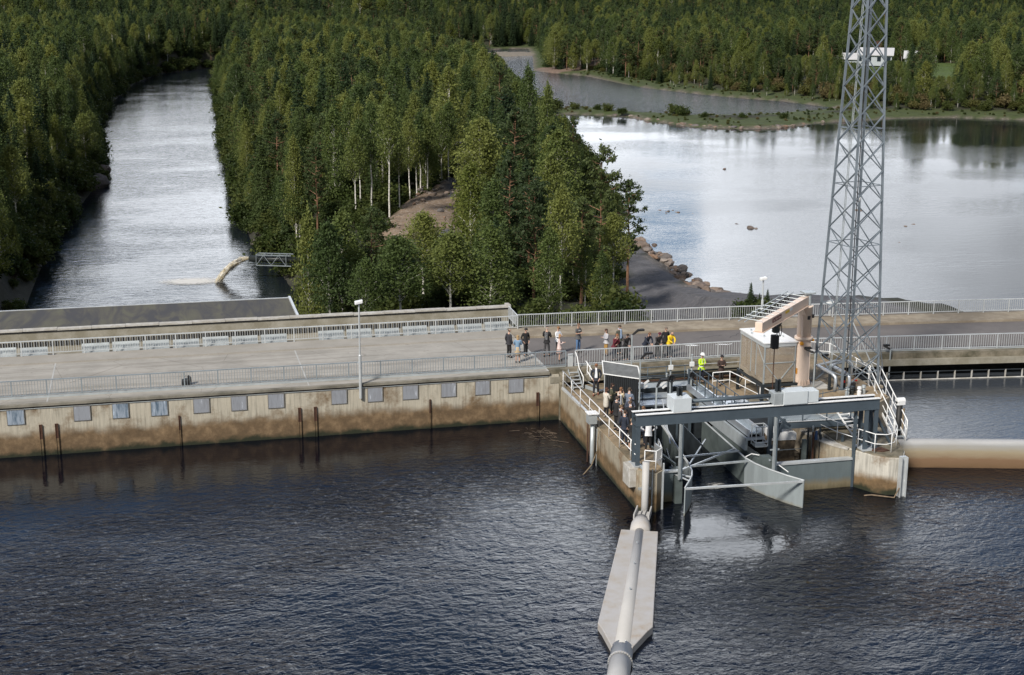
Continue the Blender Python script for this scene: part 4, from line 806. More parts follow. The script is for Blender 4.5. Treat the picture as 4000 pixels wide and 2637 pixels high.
# ================================================================== MESH CABIN
R = root('mesh_cabin', (10.6, -4.5, 3.1), 'wire mesh cabin with white flat roof on a dark steel stand beside the crane', 'cabin')
X0, X1, Y0, Y1, Z0, Z1 = 9.72, 11.50, -6.20, -2.95, 3.36, 5.52
MB().box(X0-.05, X1+.05, Y0-.05, Y1+.05, Z1-.26, Z1-.06).build('fascia', 'galv_pale', R)
MB().box(X0-.10, X1+.10, Y0-.10, Y1+.10, Z1-.055, Z1+.01).build('roof', 'white_paint', R)
for x, y in ((X0+.35,Y1-.5),(X0+.5,Y0+1.3),(X1-.3,Y0+1.0),(X0+.1, Y1-1.2)): MB().tube([(x,y,Z1+.01),(x,y,Z1+.10)], .05, 8).build('roof_vent', 'galv', R)
for x in (X0, X1):
    for y in (Y0, Y1): MB().box(x-.035, x+.035, y-.035, y+.035, Z0-.3, Z1-.06).build('post', 'galv', R)
MB().box(X0-.03, X1+.03, Y0-.03, Y1+.03, Z0-.10, Z0+.10).build('sill', 'tan_concrete', R)
MB().box(X0+.1, X1-.1, Y0+.1, Y1-.1, Z0-.16, Z0-.101).build('floor_panel', 'wood', R)
MB().box(X0+.03, X1-.03, Y0-.006, Y0, Z0+.1, Z1-.26).build('mesh_side', 'wire_mesh', R); MB().box(X0-.006, X0, Y0+.03, Y1-.03, Z0+.1, Z1-.26).build('mesh_side', 'wire_mesh', R)
MB().box(X1, X1+.006, Y0+.03, Y1-.03, Z0+.1, Z1-.26).build('mesh_side', 'wire_mesh', R); MB().box(X0+.03, X1-.03, Y1, Y1+.006, Z0+.1, Z1-.26).build('mesh_side', 'wire_mesh', R)
f = MB(); f.bar((X0,Y0-.01,Z0+1.0),(X1,Y0-.01,Z0+1.0),.05).bar((X0,Y0-.01,Z0+1.0),(X0+.75,Y0-.01,Z0+.1),.05).bar((X1,Y0-.01,Z0+1.0),(X1-.75,Y0-.01,Z0+.1),.05)
f.bar((X0-.01,Y0,Z0+1.0),(X0-.01,Y0+1.0,Z1-.3),.04).box(X0-.03, X0+.01, Y1-1.5, Y1-1.44, Z0, Z1-.1).box(X0-.03, X0+.01, Y1-2.2, Y1-2.14, Z0, Z1-.1).build('brace', 'galv', R)
f = MB()
for k in range(3): f.box(X0+.3+.5*k, X0+.34+.5*k, Y1-.1, Y1-.06, Z0, Z1-.2)
f.build('stud', 'wood', R)
MB().bar((X0-.1,Y0-.2,3.14),(X0-.1,Y1+.1,3.14),.1,.14).bar((X1+.1,Y0-.2,3.14),(X1+.1,Y1+.1,3.14),.1,.14).bar((X0-.1,Y0-.12,3.14),(X1+.1,Y0-.12,3.14),.1,.14).bar((X0-.1,Y1,3.14),(X1+.1,Y1,3.14),.1,.14).build('stand_beam', 'steel_dark', R)
for x, y, zz in ((X0-.1,Y0-.12,2.0),(X0-.1,Y1+.02,2.0),(X1+.1,Y0-.12,3.0)): MB().box(x-.07, x+.07, y-.07, y+.07, zz, 3.07).bar((x,y+.1,2.1),(x,y+.8*(1 if y < -4 else -1),3.05),.05).build('leg', 'steel_dark', R)
# small crane plinth and pipework
o = MB().prism([(11.3,-7.2),(13.3,-7.2),(13.3,-5.1),(11.3,-5.1)], 3.003, 3.06).build('crane_plinth', 'white_concrete'); tag(o, 'pale concrete plinth under the peach crane column', 'plinth')
R = root('insulated_pipes', (13.3, -6.6, 3), 'shiny insulated pipes bending down beside the crane foot', 'pipes')
for k, (dx, dy) in enumerate(((0,0),(.75,-.1))):
    MB().tube([(12.85+dx,-6.3+dy,4.05),(12.95+dx,-6.9+dy,4.02),(13.1+dx,-7.5+dy,3.95),(13.2+dx,-7.75+dy,3.8),(13.2+dx,-7.8+dy,3.5),(13.15+dx,-7.8+dy,3.0)], .095, 10).build('pipe', 'galv_bright', R, True)
MB().tube([(12.8,-6.2,4.08),(14.2,-5.6,4.08),(15.0,-5.6,4.05),(15.2,-5.7,3.9),(15.2,-5.7,3.0)], .07, 8).tube([(13.6,-6.3,4.08),(14.6,-5.9,4.08)], .07, 8).build('pipe', 'galv_bright', R, True)
MB().box(12.95, 13.08, -7.5, -7.37, 3.0, 3.9).box(13.72, 13.86, -7.6, -7.45, 3.0, 3.95).build('support', 'steel_dark', R)
for k in range(4): MB().lathe((13.5+.35*k,-8.6+.2*(k%2),3.0), [(.12,0),(.12,.2),(.06,.25),(.13,.32),(.10,.45)], 10).build('valve', ('galv','pipe_black','white_paint','galv')[k], R)
MB().tube([(14.35,-7.6,3.55),(14.6,-7.5,3.45)], .05, 8).box(13.62, 13.7, -7.9, -7.8, 3.5, 3.62).build('red_handle', 'red_paint', R)
MB().box(14.0, 14.3, -8.0, -7.7, 3.0, 3.5).build('pump', 'black', R, bev=.03)

# ================================================================== LATTICE MAST
def mast():
    R = root('lattice_mast', (14.35, -6.6, 3), 'tall four legged steel lattice mast with cross braces and a ladder inside', 'mast')
    cx, cy, a0 = 14.42, -6.55, rad(11.5)
    def S(z): return 2.45-(z-3)*(2.45-1.22)/20.4
    def leg(k, z):
        s = S(z)/2; q = ((-s,s),(-s,-s),(s,-s),(s,s))[k % 4]        # A rear left, B front left, D front right, C rear right
        return Vector((cx+q[0]*math.cos(a0)-q[1]*math.sin(a0), cy+q[0]*math.sin(a0)+q[1]*math.cos(a0), z))
    zs = [3.0]; 
    while zs[-1] < 29: zs.append(zs[-1]+S(zs[-1])*.50+.62)
    for k in range(4):
        f = MB(); f.bar(leg(k, 3.0), leg(k, zs[-1]), .105, .105); f.build('leg', 'mast_steel', R)
    FN = []
    for k in range(4):
        f = MB()
        for i in range(len(zs)-1):
            a, b = zs[i], zs[i+1]
            c = (leg(k, a)+leg(k+1, a))/2-Vector((cx, cy, a)); c.normalize(); c *= .045
            f.bar(leg(k, a)+c, leg(k+1, b)+c, .048); f.bar(leg(k+1, a)-c*.4, leg(k, b)-c*.4, .048)
            if i % 2 == 0 and i < 9: z = (a+b)/2; f.bar(leg(k, z), leg(k+1, z), .04)
        f.build('bracing', 'mast_steel', R)
    for k in range(4): p = leg(k, 3.0); MB().box(p.x-.22, p.x+.22, p.y-.22, p.y+.22, 2.99, 3.12).build('foot', 'tan_concrete', R)
    f = MB(); L0 = leg(0, 3)+(leg(1, 3)-leg(0, 3))*.42; L1 = leg(0, zs[-1])+(leg(1, zs[-1])-leg(0, zs[-1]))*.42
    n = (Vector((cx, cy, 3))-L0); n.z = 0; n = n.normalized()*.25; L0 += n; L1 += n; sd = Vector((.05,.17,0))
    f.bar(L0-sd, L1-sd, .03).bar(L0+sd, L1+sd, .03)
    for i in range(85): q = L0.lerp(L1, (i+.5)/85); f.bar(q-sd, q+sd, .022)
    f.build('ladder', 'galv', R)
    f = MB(); L0 = leg(1, 3)*.9+leg(2, 3)*.1; L1 = leg(1, zs[-1])*.9+leg(2, zs[-1])*.1; f.tube([L0, L1], .025, 6); f.build('cable', 'black', R)
    p = leg(1, 13.5); MB().lathe((p.x+.4,p.y+.3,13.2), [(.02,0),(.12,.05),(.12,.25),(.04,.3)], 10).build('sensor', 'lamp_white', R)
    for s_ in (0, 1):
        p = leg(2, 3.0); MB().bar(p+Vector((.6+.25*s_,.9,0)), leg(3-s_, 6.2), .05).build('stay', 'galv_pale', R)
mast()

# ================================================================== FLOATING BOOM
def boom():
    R = root('floating_boom', (-3.3, -23, 0), 'long off white floating boom with flat wings and a pipe spine on the dark water', 'floating boom')
    a = Vector((-1.30,-18.0,0)); b = Vector((-5.30,-27.9,0)); d = (b-a).normalized(); n = Vector((-d.y, d.x, 0)); L = (b-a).length
    def P(t, s_): q = a+d*t+n*s_; return (q.x, q.y)
    w0, w1 = .84, 1.07
    MB().prism([P(0,w0),P(0,-w0),P(L*.93,-w1),P(L*.93+.45,-w1*.82),P(L+1.15,-.40),P(L+1.15,.40),P(L*.93+.45,w1*.82),P(L*.93,w1)], -.15, .30).build('wing', 'float_stained', R, bev=.03)
    sp = [a-d*.9, a+d*L*.5, b+d*1.2]; MB().tube([(p.x,p.y,.17+.02*k) for k, p in enumerate(sp)], [.22,.26,.30], 20).build('spine', 'float_white', R, True)
    e0, e1 = b+d*1.0, b+d*6; MB().tube([(e0.x,e0.y,.08),(e1.x,e1.y,.08)], .42, 24).build('pipe', 'float_white', R, True)
    c = b+d*2.0; c2 = c+d*.06; MB().tube([(c.x,c.y,.08),(c2.x,c2.y,.08)], .465, 28).build('flange', 'float_stained', R)
    f = MB()
    for k in range(28):
        an = k*math.pi/14; o = n*(.445*math.cos(an))+Vector((0,0,.445*math.sin(an))); q = c+o+Vector((0,0,.08)); f.bar(q-d*.04, q+d*.10, .028)
    f.build('bolt', 'galv', R)
    for t in (2.0, 4.3, 7.0): q = a+d*t; MB().tube([(q.x,q.y,.5),(q.x,q.y,.56)], .035, 8).build('stud', 'galv', R)
    h0 = Vector((-.28,-15.95,0)); k0 = a-d*.05
    MB().tube([(k0.x,k0.y,.12),((k0-d*.9).x,(k0-d*.9).y,.12),((k0-d*1.5).x,(k0-d*1.5).y,.14)], [.46,.46,.36], 20).build('end_pipe', 'float_stained', R, True)
    q0 = k0-d*1.2; q1 = Vector((-.30,-15.75,0))
    for s_ in (-.34,.34): MB().bar((q0+n*s_).to_tuple()[:2]+(.40,), (q1+n*s_*.95).to_tuple()[:2]+(.40,), .06, .34).build('side_plate', 'float_white', R)
    MB().bar(q0.to_tuple()[:2]+(.36,), (q1+d*.25).to_tuple()[:2]+(.36,), .62, .05).bar((q0+n*.1).to_tuple()[:2]+(.42,), (q1+d*.25+n*.1).to_tuple()[:2]+(.42,), .03, .12).bar((q0-n*.1).to_tuple()[:2]+(.42,), (q1+d*.25-n*.1).to_tuple()[:2]+(.42,), .03, .12).build('saddle', 'float_white', R)
boom()
R = root('standpipe', (-.24, -15.62, -1), 'upright off white standpipe between the pier tip and the floating boom', 'standpipe')
MB().tube([(-.24,-15.62,-1),(-.24,-15.62,2.68)], .165, 18).build('pipe', 'float_white', R, True)
MB().box(-.42, -.06, -15.50, -15.2, 2.3, 2.4).box(-.45, .15, -15.35, -15.2, 1.2, 1.3).tube([(.20,-15.35,2.2),(.20,-15.35,.2)], .03, 6).build('bracket', 'galv', R)
# driftwood in the corner
def drift():
    rnd = random.Random(5)
    for k in range(46):
        t = rnd.random(); x = -1.0-abs(rnd.gauss(0, .9)); y = -2.3+rnd.gauss(0, .9); L = rnd.uniform(.4, 1.1) if k < 10 else rnd.uniform(.15, .5); a = rnd.gauss(-.6, .6)
        m = MB().tube([(-L/2,0,0),(0,rnd.uniform(-.06,.06),.01),(L/2,0,0)], [.012+.016*(k < 8)*rnd.random()]*3, 6)
        o = m.build('driftwood_stick', 'dark_wood'); o.location = (x, y, rnd.random()*.015); o.rotation_euler = (0, rnd.uniform(-.06,.06), a)
        tag(o, 'brown driftwood stick floating in the dark corner between dam wall and pier', 'driftwood', 'driftwood sticks in the dark corner')
drift()
o = MB().tube([(11.15,-15.5,.02),(11.5,-15.6,.06),(12.0,-15.9,.05),(12.4,-16.2,.06),(12.7,-16.1,.5)], .035, 6).build('driftwood_branch', 'wood'); tag(o, 'pale branch lying in the water against the rounded pier nose', 'branch')

# ================================================================== PEOPLE
def skin(name, V, E, parent, mat, sub=1, rootv=0):
    me = bpy.data.meshes.new(name); bm = bmesh.new(); sl_ = bm.verts.layers.skin.verify(); vs = []
    for k, (p, r) in enumerate(V):
        v = bm.verts.new(p); r = (r, r) if isinstance(r, (int, float)) else r; v[sl_].radius = r; v[sl_].use_root = (k == rootv); vs.append(v)
    for a, b in E: bm.edges.new((vs[a], vs[b]))
    bm.to_mesh(me); bm.free(); me.materials.append(mat); o = bpy.data.objects.new(name, me); COL.objects.link(o); o.parent = parent
    m = o.modifiers.new('skin', 'SKIN'); m.use_smooth_shade = True; m.branch_smoothing = .6
    if sub: s = o.modifiers.new('sub', 'SUBSURF'); s.levels = s.render_levels = sub
    return o
SKINC = ((.52,.33,.25),(.46,.28,.20),(.58,.38,.30))
def person(x, y, z, yaw, label, top, bot, hair=(.08,.05,.03), h=1.76, pose='down', lean=0., shirt=None, open_=False, skirt=None, coat=0., shoes=(.03,.03,.03), hairlen=0, legs='trousers', sleeve=1., step=.0, head=0., extra=None, group=None, tone=0, bald=False):
    R = empty('person', (x, y, z), rad(yaw)); tag(R, label, 'person', group); k = h/1.76; R.scale = (k, k, k); sk = fabric(SKINC[tone])
    cl, sl2 = math.cos(lean), math.sin(lean)
    def up(px, py, pz): dz = pz-.95; return Vector((px, py*cl+dz*sl2, .95+dz*cl-py*sl2))
    hy, hz = (1.0, 0)
    pel = Vector((0,-.0-lean*.12,.95)); off = Vector((0,-lean*.12,0))
    U = lambda a, b, c: up(a, b, c)+off
    spine, chest, neckb, neckt = U(0,.0,1.12), U(0,.0,1.33), U(0,-.01,1.47), U(0,.01,1.54)
    hd = Vector((0, head+.02, 0)); hc, ht = U(0,.03,1.625)+hd, U(0,.01,1.70)+hd
    legs_ = []
    for s in (-1, 1):
        st = step*s
        legs_.append([Vector((.078*s,off.y,.82)), Vector((.092*s,.03+st*.5+off.y*.6,.50)), Vector((.11*s,st,.09)), Vector((.12*s,st+.13,.04))])
    A = []
    for s in (-1, 1):
        sh = U(.172*s,-.01,1.405)
        if pose == 'down': el = U(.24*s,-.05,1.13); wr = U(.25*s,.06,.88)
        elif pose == 'rail': el = Vector((.21*s, sh.y+.14, 1.16)); wr = Vector((.05*s, sh.y+.34, 1.03))
        elif pose == 'crossed': el = U(.25*s,.05,1.14); wr = U(-.06*s,.20,1.17+.03*s)
        elif pose == 'phone': el = U(.23*s,.06,1.13); wr = U(.05*s,.27,1.20)
        elif pose == 'hips': el = U(.38*s,-.04,1.18); wr = U(.19*s,.06,1.02)
        elif pose == 'pockets': el = U(.27*s,-.06,1.14); wr = U(.18*s,.08,.93)
        elif pose == 'chin': el, wr = (U(.20*s,.12,1.14), U(.05*s,.16,1.48)) if s > 0 else (U(.23*s,.08,1.12), U(.05,.22,1.14))
        elif pose == 'behind': el = U(.25*s,-.10,1.14); wr = U(.06*s,-.17,.98)
        else: el = U(.24*s,-.05,1.13); wr = U(.24*s,.1,.95)
        A.append((sh, el, wr))
    # one continuous body with five separate fingers on each hand
    V = [(pel,(.11,.085)),(spine,(.095,.075)),(U(0,-.01,1.38),(.085,.062)),(neckb,.052),(neckt,.050),(hc,(.078,.095)),(ht,(.062,.075))]; E = [(0,1),(1,2),(2,3),(3,4),(4,5),(5,6)]
    V.append((hc+Vector((0,.105,-.03)), .016)); E.append((5, 7))
    for s, L in zip((-1, 1), legs_):
        b = len(V); V += [(L[0],.085),(L[1],.055),(L[2],.038),(L[3],.03)]; E += [(0,b),(b,b+1),(b+1,b+2),(b+2,b+3)]
    for s, (sh, el, wr) in zip((-1, 1), A):
        b = len(V); d = (wr-el).normalized(); hnd = wr+d*.075; sd = d.cross(Vector((0,0,1)) if abs(d.z) < .8 else Vector((0,1,0))).normalized()
        V += [(sh,.036),(el,.030),(wr,(.026,.02)),(hnd,(.034,.016))]; E += [(2,b),(b,b+1),(b+1,b+2),(b+2,b+3)]
        for q in range(4):
            f0 = hnd+sd*(.013*(q-1.5))+d*.02; ln = (.062,.072,.068,.052)[q]; c = len(V); V += [(f0+d*ln*.55,.0085),(f0+d*ln+Vector((0,0,-.012)),.0075)]; E += [(b+3,c),(c,c+1)]
        c = len(V); V += [(wr+d*.05+sd*.035*s,.0095),(wr+d*.085+sd*.045*s,.0085)]; E += [(b+2,c),(c,c+1)]
    skin('body', V, E, R, sk)
    # top garment
    V = [(U(0,0,.83-coat),(.155+coat*.12,.125+coat*.12)),(U(0,0,.96-coat*.5),(.170+coat*.06,.140+coat*.06)),(U(0,0,1.12),(.162,.132)),(U(0,-.01,1.33),(.182,.138)),(neckb+Vector((0,-.005,.02)),.078)]; E = [(0,1),(1,2),(2,3),(3,4)]
    for s, (sh, el, wr) in zip((-1, 1), A):
        b = len(V); V += [(sh+Vector((0,0,.004)),.068),(sh.lerp(el,sleeve*2) if sleeve < .5 else el,.056)]; E += [(3,b),(b,b+1)]
        if sleeve >= .5: V.append((el.lerp(wr,min(1,(sleeve-.5)*2)*.95), .040)); E.append((b+1,b+2))
    skin('jacket', V, E, R, fabric(top), rootv=1)
    if shirt:
        m = MB(); f = .118; m.add([U(-.045,f+.012,1.45), U(.045,f+.012,1.45), U(.075 if open_ else .02,f+.022,1.12), U(.07 if open_ else .0,f+.02,.98), U(-.07 if open_ else -.0,f+.02,.98), U(-.075 if open_ else -.02,f+.022,1.12)], [(0,1,2,3,4,5)])
        m.add([U(-.045,f+.012,1.45), U(.045,f+.012,1.45), U(.05,.04,1.50), U(-.05,.04,1.50)], [(0,3,2,1)]); m.add([U(-.05,.04,1.50),U(.05,.04,1.50),U(.06,-.07,1.51),U(-.06,-.07,1.51)], [(0,1,2,3)])
        o = m.build('shirt'); o.data.materials.append(fabric(shirt)); o.parent = R
        sm = o.modifiers.new('t', 'SOLIDIFY'); sm.thickness = .02; sm.offset = 0
    if legs == 'trousers':
        V = [(pel+Vector((0,0,-.02)),(.128,.108)),(pel+Vector((0,0,.08)),(.115,.10))]; E = [(0,1)]
        for L in legs_: b = len(V); V += [(L[0],.094),(L[1],.074),(L[2]+Vector((0,0,.03)),.052)]; E += [(0,b),(b,b+1),(b+1,b+2)]
        skin('trousers', V, E, R, fabric(bot))
    elif legs == 'short':
        V = [(pel+Vector((0,0,-.02)),(.128,.108)),(pel+Vector((0,0,.08)),(.115,.10))]; E = [(0,1)]
        for L in legs_: b = len(V); V += [(L[0],.094),(L[0].lerp(L[1],1.35),.078)]; E += [(0,b),(b,b+1)]
        skin('trousers', V, E, R, fabric(bot))
    else:
        m = MB().lathe((0,off.y,0), [(.20,.50),(.19,.62),(.165,.85),(.135,1.02)], 14).build('skirt', None, None, True); m.data.materials.append(fabric(bot)); m.parent = R
        if legs == 'pattern':
            q = MB()
            for t in range(14):
                a = t*.9; zz = .52+.1*(t % 4); q.bar((.205*math.cos(a),off.y+.205*math.sin(a),zz),(.20*math.cos(a+.25),off.y+.20*math.sin(a+.25),zz+.07),.02,.05)
            q = q.build('skirt_print'); q.data.materials.append(fabric((.75,.75,.75))); q.parent = R
    for s, L in zip((-1, 1), legs_):
        q = MB().tube([L[2]+Vector((0,-.05,-.04)), L[2]+Vector((0,.03,-.035)), L[3]+Vector((0,.02,-.005)), L[3]+Vector((0,.06,-.01))], [.042,.05,.042,.025], 8).build('shoe', None, None, True); q.data.materials.append(fabric(shoes)); q.parent = R
    # hair, eyes, mouth
    def ball(name, c, r, mat, sc=(1,1,1), n=10):
        m = MB().lathe((0,0,0), [(max(.002,r*math.sin(math.pi*i/6)), -r*math.cos(math.pi*i/6)) for i in range(7)], n).build(name, None, None, True); m.data.materials.append(mat); m.parent = R; m.location = c; m.scale = sc; return m
    if not bald: ball('hair', hc+Vector((0,-.022,.038)), .104, fabric(hair), (.88,1.0,.85))
    else: ball('hair', hc+Vector((0,-.05,-.015)), .078, fabric(hair), (.99,.8,.5))
    if hairlen: ball('hair', hc+Vector((0,-.062,-.07-hairlen*.3)), .085, fabric(hair), (.95,.7,1+hairlen*3))
    e = MB()
    for s in (-1, 1): q = hc+Vector((.03*s,.094,.012)); e.box(q.x-.009,q.x+.009,q.y-.006,q.y+.006,q.z-.005,q.z+.005)
    q = hc+Vector((0,.088,-.062)); e.box(q.x-.02,q.x+.02,q.y-.005,q.y+.005,q.z-.004,q.z+.004); e = e.build('face'); e.data.materials.append(fabric((.12,.04,.035))); e.parent = R
    e = MB()
    for s in (-1, 1): q = hc+Vector((.084*s,.005,-.01)); e.box(q.x-.008,q.x+.008,q.y-.02,q.y+.02,q.z-.03,q.z+.03)
    e = e.build('ears', None, None); e.data.materials.append(sk); e.parent = R
    if extra:
        for it in extra:
            if it == 'sunglasses': q = hc+Vector((0,.10,.012)); m = MB().box(q.x-.07,q.x+.07,q.y-.01,q.y+.008,q.z-.018,q.z+.018).build('sunglasses'); m.data.materials.append(MATS['black'])
            elif it == 'glasses': q = hc+Vector((0,.10,.012)); m = MB().bar((q.x-.07,q.y,q.z),(q.x+.07,q.y,q.z),.008,.012).build('glasses'); m.data.materials.append(MATS['black'])
            elif it[0] == 'cap': m = MB().lathe(tuple(hc+Vector((0,-.01,.045))), [(.105,0),(.10,.04),(.06,.08),(.01,.09)], 12).prism([(-.07,hc.y+.06),(.07,hc.y+.06),(.05,hc.y+.17),(-.05,hc.y+.17)], hc.z+.045, hc.z+.06).build('cap'); m.data.materials.append(fabric(it[1]))
            elif it[0] == 'helmet': m = MB().lathe(tuple(hc+Vector((0,0,.03))), [(.145,0),(.13,.015),(.125,.07),(.085,.12),(.01,.14)], 14).prism([(-.08,hc.y+.08),(.08,hc.y+.08),(.05,hc.y+.19),(-.05,hc.y+.19)], hc.z+.03, hc.z+.045).build('helmet', None, None, True); m.data.materials.append(MATS['white_paint'])
            elif it == 'beanie': m = MB().lathe(tuple(hc+Vector((0,-.01,.02))), [(.108,0),(.11,.03),(.08,.08),(.01,.10)], 12).build('beanie', None, None, True); m.data.materials.append(MATS['black'])
            elif it[0] == 'bands':
                m = MB()
                for zz in (1.02, 1.14): m.lathe(tuple(Vector((0,off.y,0))+Vector((0,(zz-.95)*sl2,zz))), [(.158,-.025),(.160,.025)], 14)
                for s in (-1, 1): m.bar(U(.09*s,.14,1.44),U(.09*s,.15,1.1),.03,.012)
                m = m.build('reflective_bands'); m.data.materials.append(fabric((.7,.72,.72)))
            elif it[0] == 'backprint':
                m = MB()
                for s in (-.05, .05):
                    for t in range(6): m.bar(U(s,-.135,1.02+.07*t), U(s+.01,-.135,1.05+.07*t), .035, .02)
                m = m.build('back_print'); m.data.materials.append(fabric(it[1]))
            elif it[0] == 'chestprint': m = MB().bar(U(-.08,.135,1.30),U(.0,.14,1.33),.03,.02).bar(U(.0,.14,1.31),U(.09,.135,1.34),.02,.03).build('chest_print'); m.data.materials.append(fabric(it[1]))
            elif it[0] == 'strap': m = MB().bar(U(-.15,.10,1.46),U(.10,.14,1.05),.02,.045).build('strap'); m.data.materials.append(fabric(it[1]))
            m.parent = R
    return R
BLK, NAVY, GREY = (.014,.014,.016), (.018,.024,.042), (.05,.052,.058)
WHT = (.72,.74,.78)
ZR, ZP = 2.86, 2.003
person(-2.12,3.55,ZR,-60,'bald man in dark blazer with hands at his sides, facing the denim jacket', (.028,.028,.035), BLK, (.05,.03,.02), 1.78, 'down', bald=True)
person(-1.89,2.37,ZR,-20,'blonde woman in blue denim jacket and beige skirt on the pale road', (.16,.26,.38), (.42,.33,.22), (.36,.25,.13), 1.66, 'crossed', hairlen=.12, legs='skirt')
person(-1.06,3.75,ZR,-165,'person in black beanie and black clothes standing at the road joint', BLK, BLK, BLK, 1.72, 'pockets', extra=['beanie'], step=.06)
person(.12,3.34,ZR,-35,'bald man in black jacket with white pattern down its back on the asphalt', BLK, (.055,.055,.06), (.3,.28,.26), 1.86, 'phone', extra=[('backprint', WHT)], bald=True, step=.1)
person(.92,3.75,ZR,-150,'woman in white jacket, dark trousers and sunglasses holding a phone on the asphalt', WHT, BLK, (.25,.13,.06), 1.70, 'phone', extra=['sunglasses'])
person(.58,2.23,ZR,-110,'blonde woman in pale pink jacket looking at a phone behind the railing end', (.62,.50,.48), (.45,.33,.30), (.38,.22,.11), 1.62, 'phone', legs='skirt', hairlen=.05)
person(2.21,3.9,ZR,-150,'man in grey T-shirt and blue jeans standing alone on the asphalt', (.09,.09,.095), (.09,.17,.32), (.16,.10,.07), 1.80, 'phone', sleeve=.4, extra=[('chestprint', WHT)], tone=1)
person(3.61,2.75,ZR,100,'woman with brown hair in grey top holding a black camera behind the maroon shirt', (.42,.42,.45), (.38,.22,.06), (.06,.03,.02), 1.66, 'phone', hairlen=.1)
person(3.72,1.42,ZR,-160,'man in maroon shirt leaning on the railing with a hand at his chin', (.12,.018,.03), NAVY, (.22,.10,.05), 1.74, 'chin', lean=.28)
person(4.42,2.8,ZR,-150,'tall man in olive blazer and pale blue shirt behind the leaning visitors', (.075,.08,.065), (.06,.06,.06), (.06,.045,.03), 1.84, 'down', shirt=(.45,.58,.8), open_=True)
person(4.35,1.30,ZR,-175,'man in black pullover with glasses leaning his forearms on the railing', BLK, BLK, (.02,.015,.012), 1.76, 'rail', lean=.35, extra=['glasses'])
person(5.62,1.35,ZR,-165,'man in navy jacket bending far over the railing beside the dark red cap', NAVY, NAVY, (.16,.08,.045), 1.82, 'rail', lean=.5)
person(6.33,1.30,ZR,-180,'man in black jacket and dark red cap leaning on the railing', BLK, BLK, (.05,.04,.03), 1.72, 'rail', lean=.33, extra=[('cap', (.10,.012,.03))])
person(7.11,2.2,ZR,-175,'person in black standing behind the yellow jacket', BLK, BLK, (.16,.13,.11), 1.72, 'down')
person(7.06,1.32,ZR,-170,'bald man in bright yellow jacket leaning on the railing', (.80,.55,.02), NAVY, (.3,.2,.14), 1.76, 'rail', lean=.34, bald=True)
person(8.06,-1.3,ZP,-160,'worker in neon yellow jacket and white helmet in the concrete yard', (.55,.80,.03), (.02,.022,.04), BLK, 1.80, 'phone', extra=[('helmet',), ('bands',)])
person(9.02,-1.91,ZP,178,'man in dark brown jacket and black cap holding a phone in the concrete yard', (.045,.028,.025), (.02,.018,.018), BLK, 1.80, 'phone', extra=[('cap', (.02,.02,.025))], step=.1)
person(1.45,-2.25,ZP,160,'man in navy suit, open white shirt and sunglasses walking past the shed', (.022,.026,.04), (.02,.02,.028), (.22,.10,.05), 1.84, 'pockets', shirt=WHT, open_=True, extra=['sunglasses'], shoes=(.16,.05,.03), step=.14)
person(3.35,-3.0,ZP,175,'man in white shirt leaning on the white table behind the shed', WHT, BLK, (.24,.12,.06), 1.76, 'rail', lean=.5)
person(.72,-6.40,ZP,-60,'woman in long cream cardigan with brown hair seen from behind near the shed', (.56,.53,.47), BLK, (.085,.035,.02), 1.66, 'phone', coat=.25, hairlen=.03, shoes=(.4,.38,.35))
person(1.22,-5.75,ZP,-100,'dark haired woman in olive shirt directly in front of the black shed wall', (.085,.085,.055), BLK, (.03,.015,.012), 1.70, 'phone', coat=.15, hairlen=.06, shoes=(.25,.05,.03), tone=1)
person(1.10,-7.40,ZP,-140,'white haired balding man in navy blazer and white shirt facing the camera', (.025,.03,.045), NAVY, (.55,.5,.45), 1.80, 'down', shirt=WHT, open_=True, bald=True)
person(.55,-8.70,ZP,-70,'man in black suit and tie near the railing beside the white haired man', (.016,.016,.018), BLK, (.07,.05,.04), 1.86, 'down', shirt=WHT)
person(.34,-9.95,ZP,-100,'bearded man in charcoal suit at the railing facing the gantry', (.034,.034,.037), (.05,.05,.05), (.14,.09,.05), 1.78, 'down', shirt=WHT)
person(.22,-11.0,ZP,-50,'man in dark navy suit with back to the railing beside the woman in black', NAVY, NAVY, (.06,.035,.025), 1.82, 'down', shirt=WHT)
person(.28,-11.95,ZP,-15,'woman in black top and black and white skirt with short grey hair', BLK, (.02,.02,.02), (.22,.17,.12), 1.66, 'crossed', legs='pattern', sleeve=.3)
person(1.00,-9.55,ZP,-10,'man in black suit seen from behind talking to the man with glasses', (.014,.015,.02), BLK, (.10,.065,.045), 1.84, 'down', shirt=WHT)
person(1.32,-8.55,ZP,170,'grey haired man with glasses and pale shirt facing the black suit', (.05,.06,.09), NAVY, (.3,.26,.22), 1.80, 'crossed', shirt=(.6,.65,.8), open_=True, extra=['glasses'], bald=True)
person(1.42,-6.7,ZP,-60,'woman with curly light brown hair and cream blouse beside the shed', (.55,.48,.34), (.15,.05,.03), (.20,.10,.05), 1.72, 'chin', hairlen=.06, sleeve=.45)
person(1.66,-7.35,ZP,-35,'man in grey blue blazer looking down over the trough', (.14,.17,.23), NAVY, (.07,.05,.035), 1.86, 'phone', lean=.12, shirt=WHT)
person(1.42,-10.3,ZP,-60,'brown haired person almost hidden behind the end of the gantry beam', (.06,.04,.03), BLK, (.16,.09,.05), 1.74, 'down')
person(.98,-11.45,ZP,-40,'person in dark navy suit half hidden under the gantry beam', NAVY, NAVY, (.1,.06,.04), 1.82, 'down', step=.1)
person(1.03,-12.30,ZP,-20,'man in white shirt and black trousers with hand on hip under the gantry', WHT, BLK, (.1,.06,.04), 1.86, 'hips', step=.05)

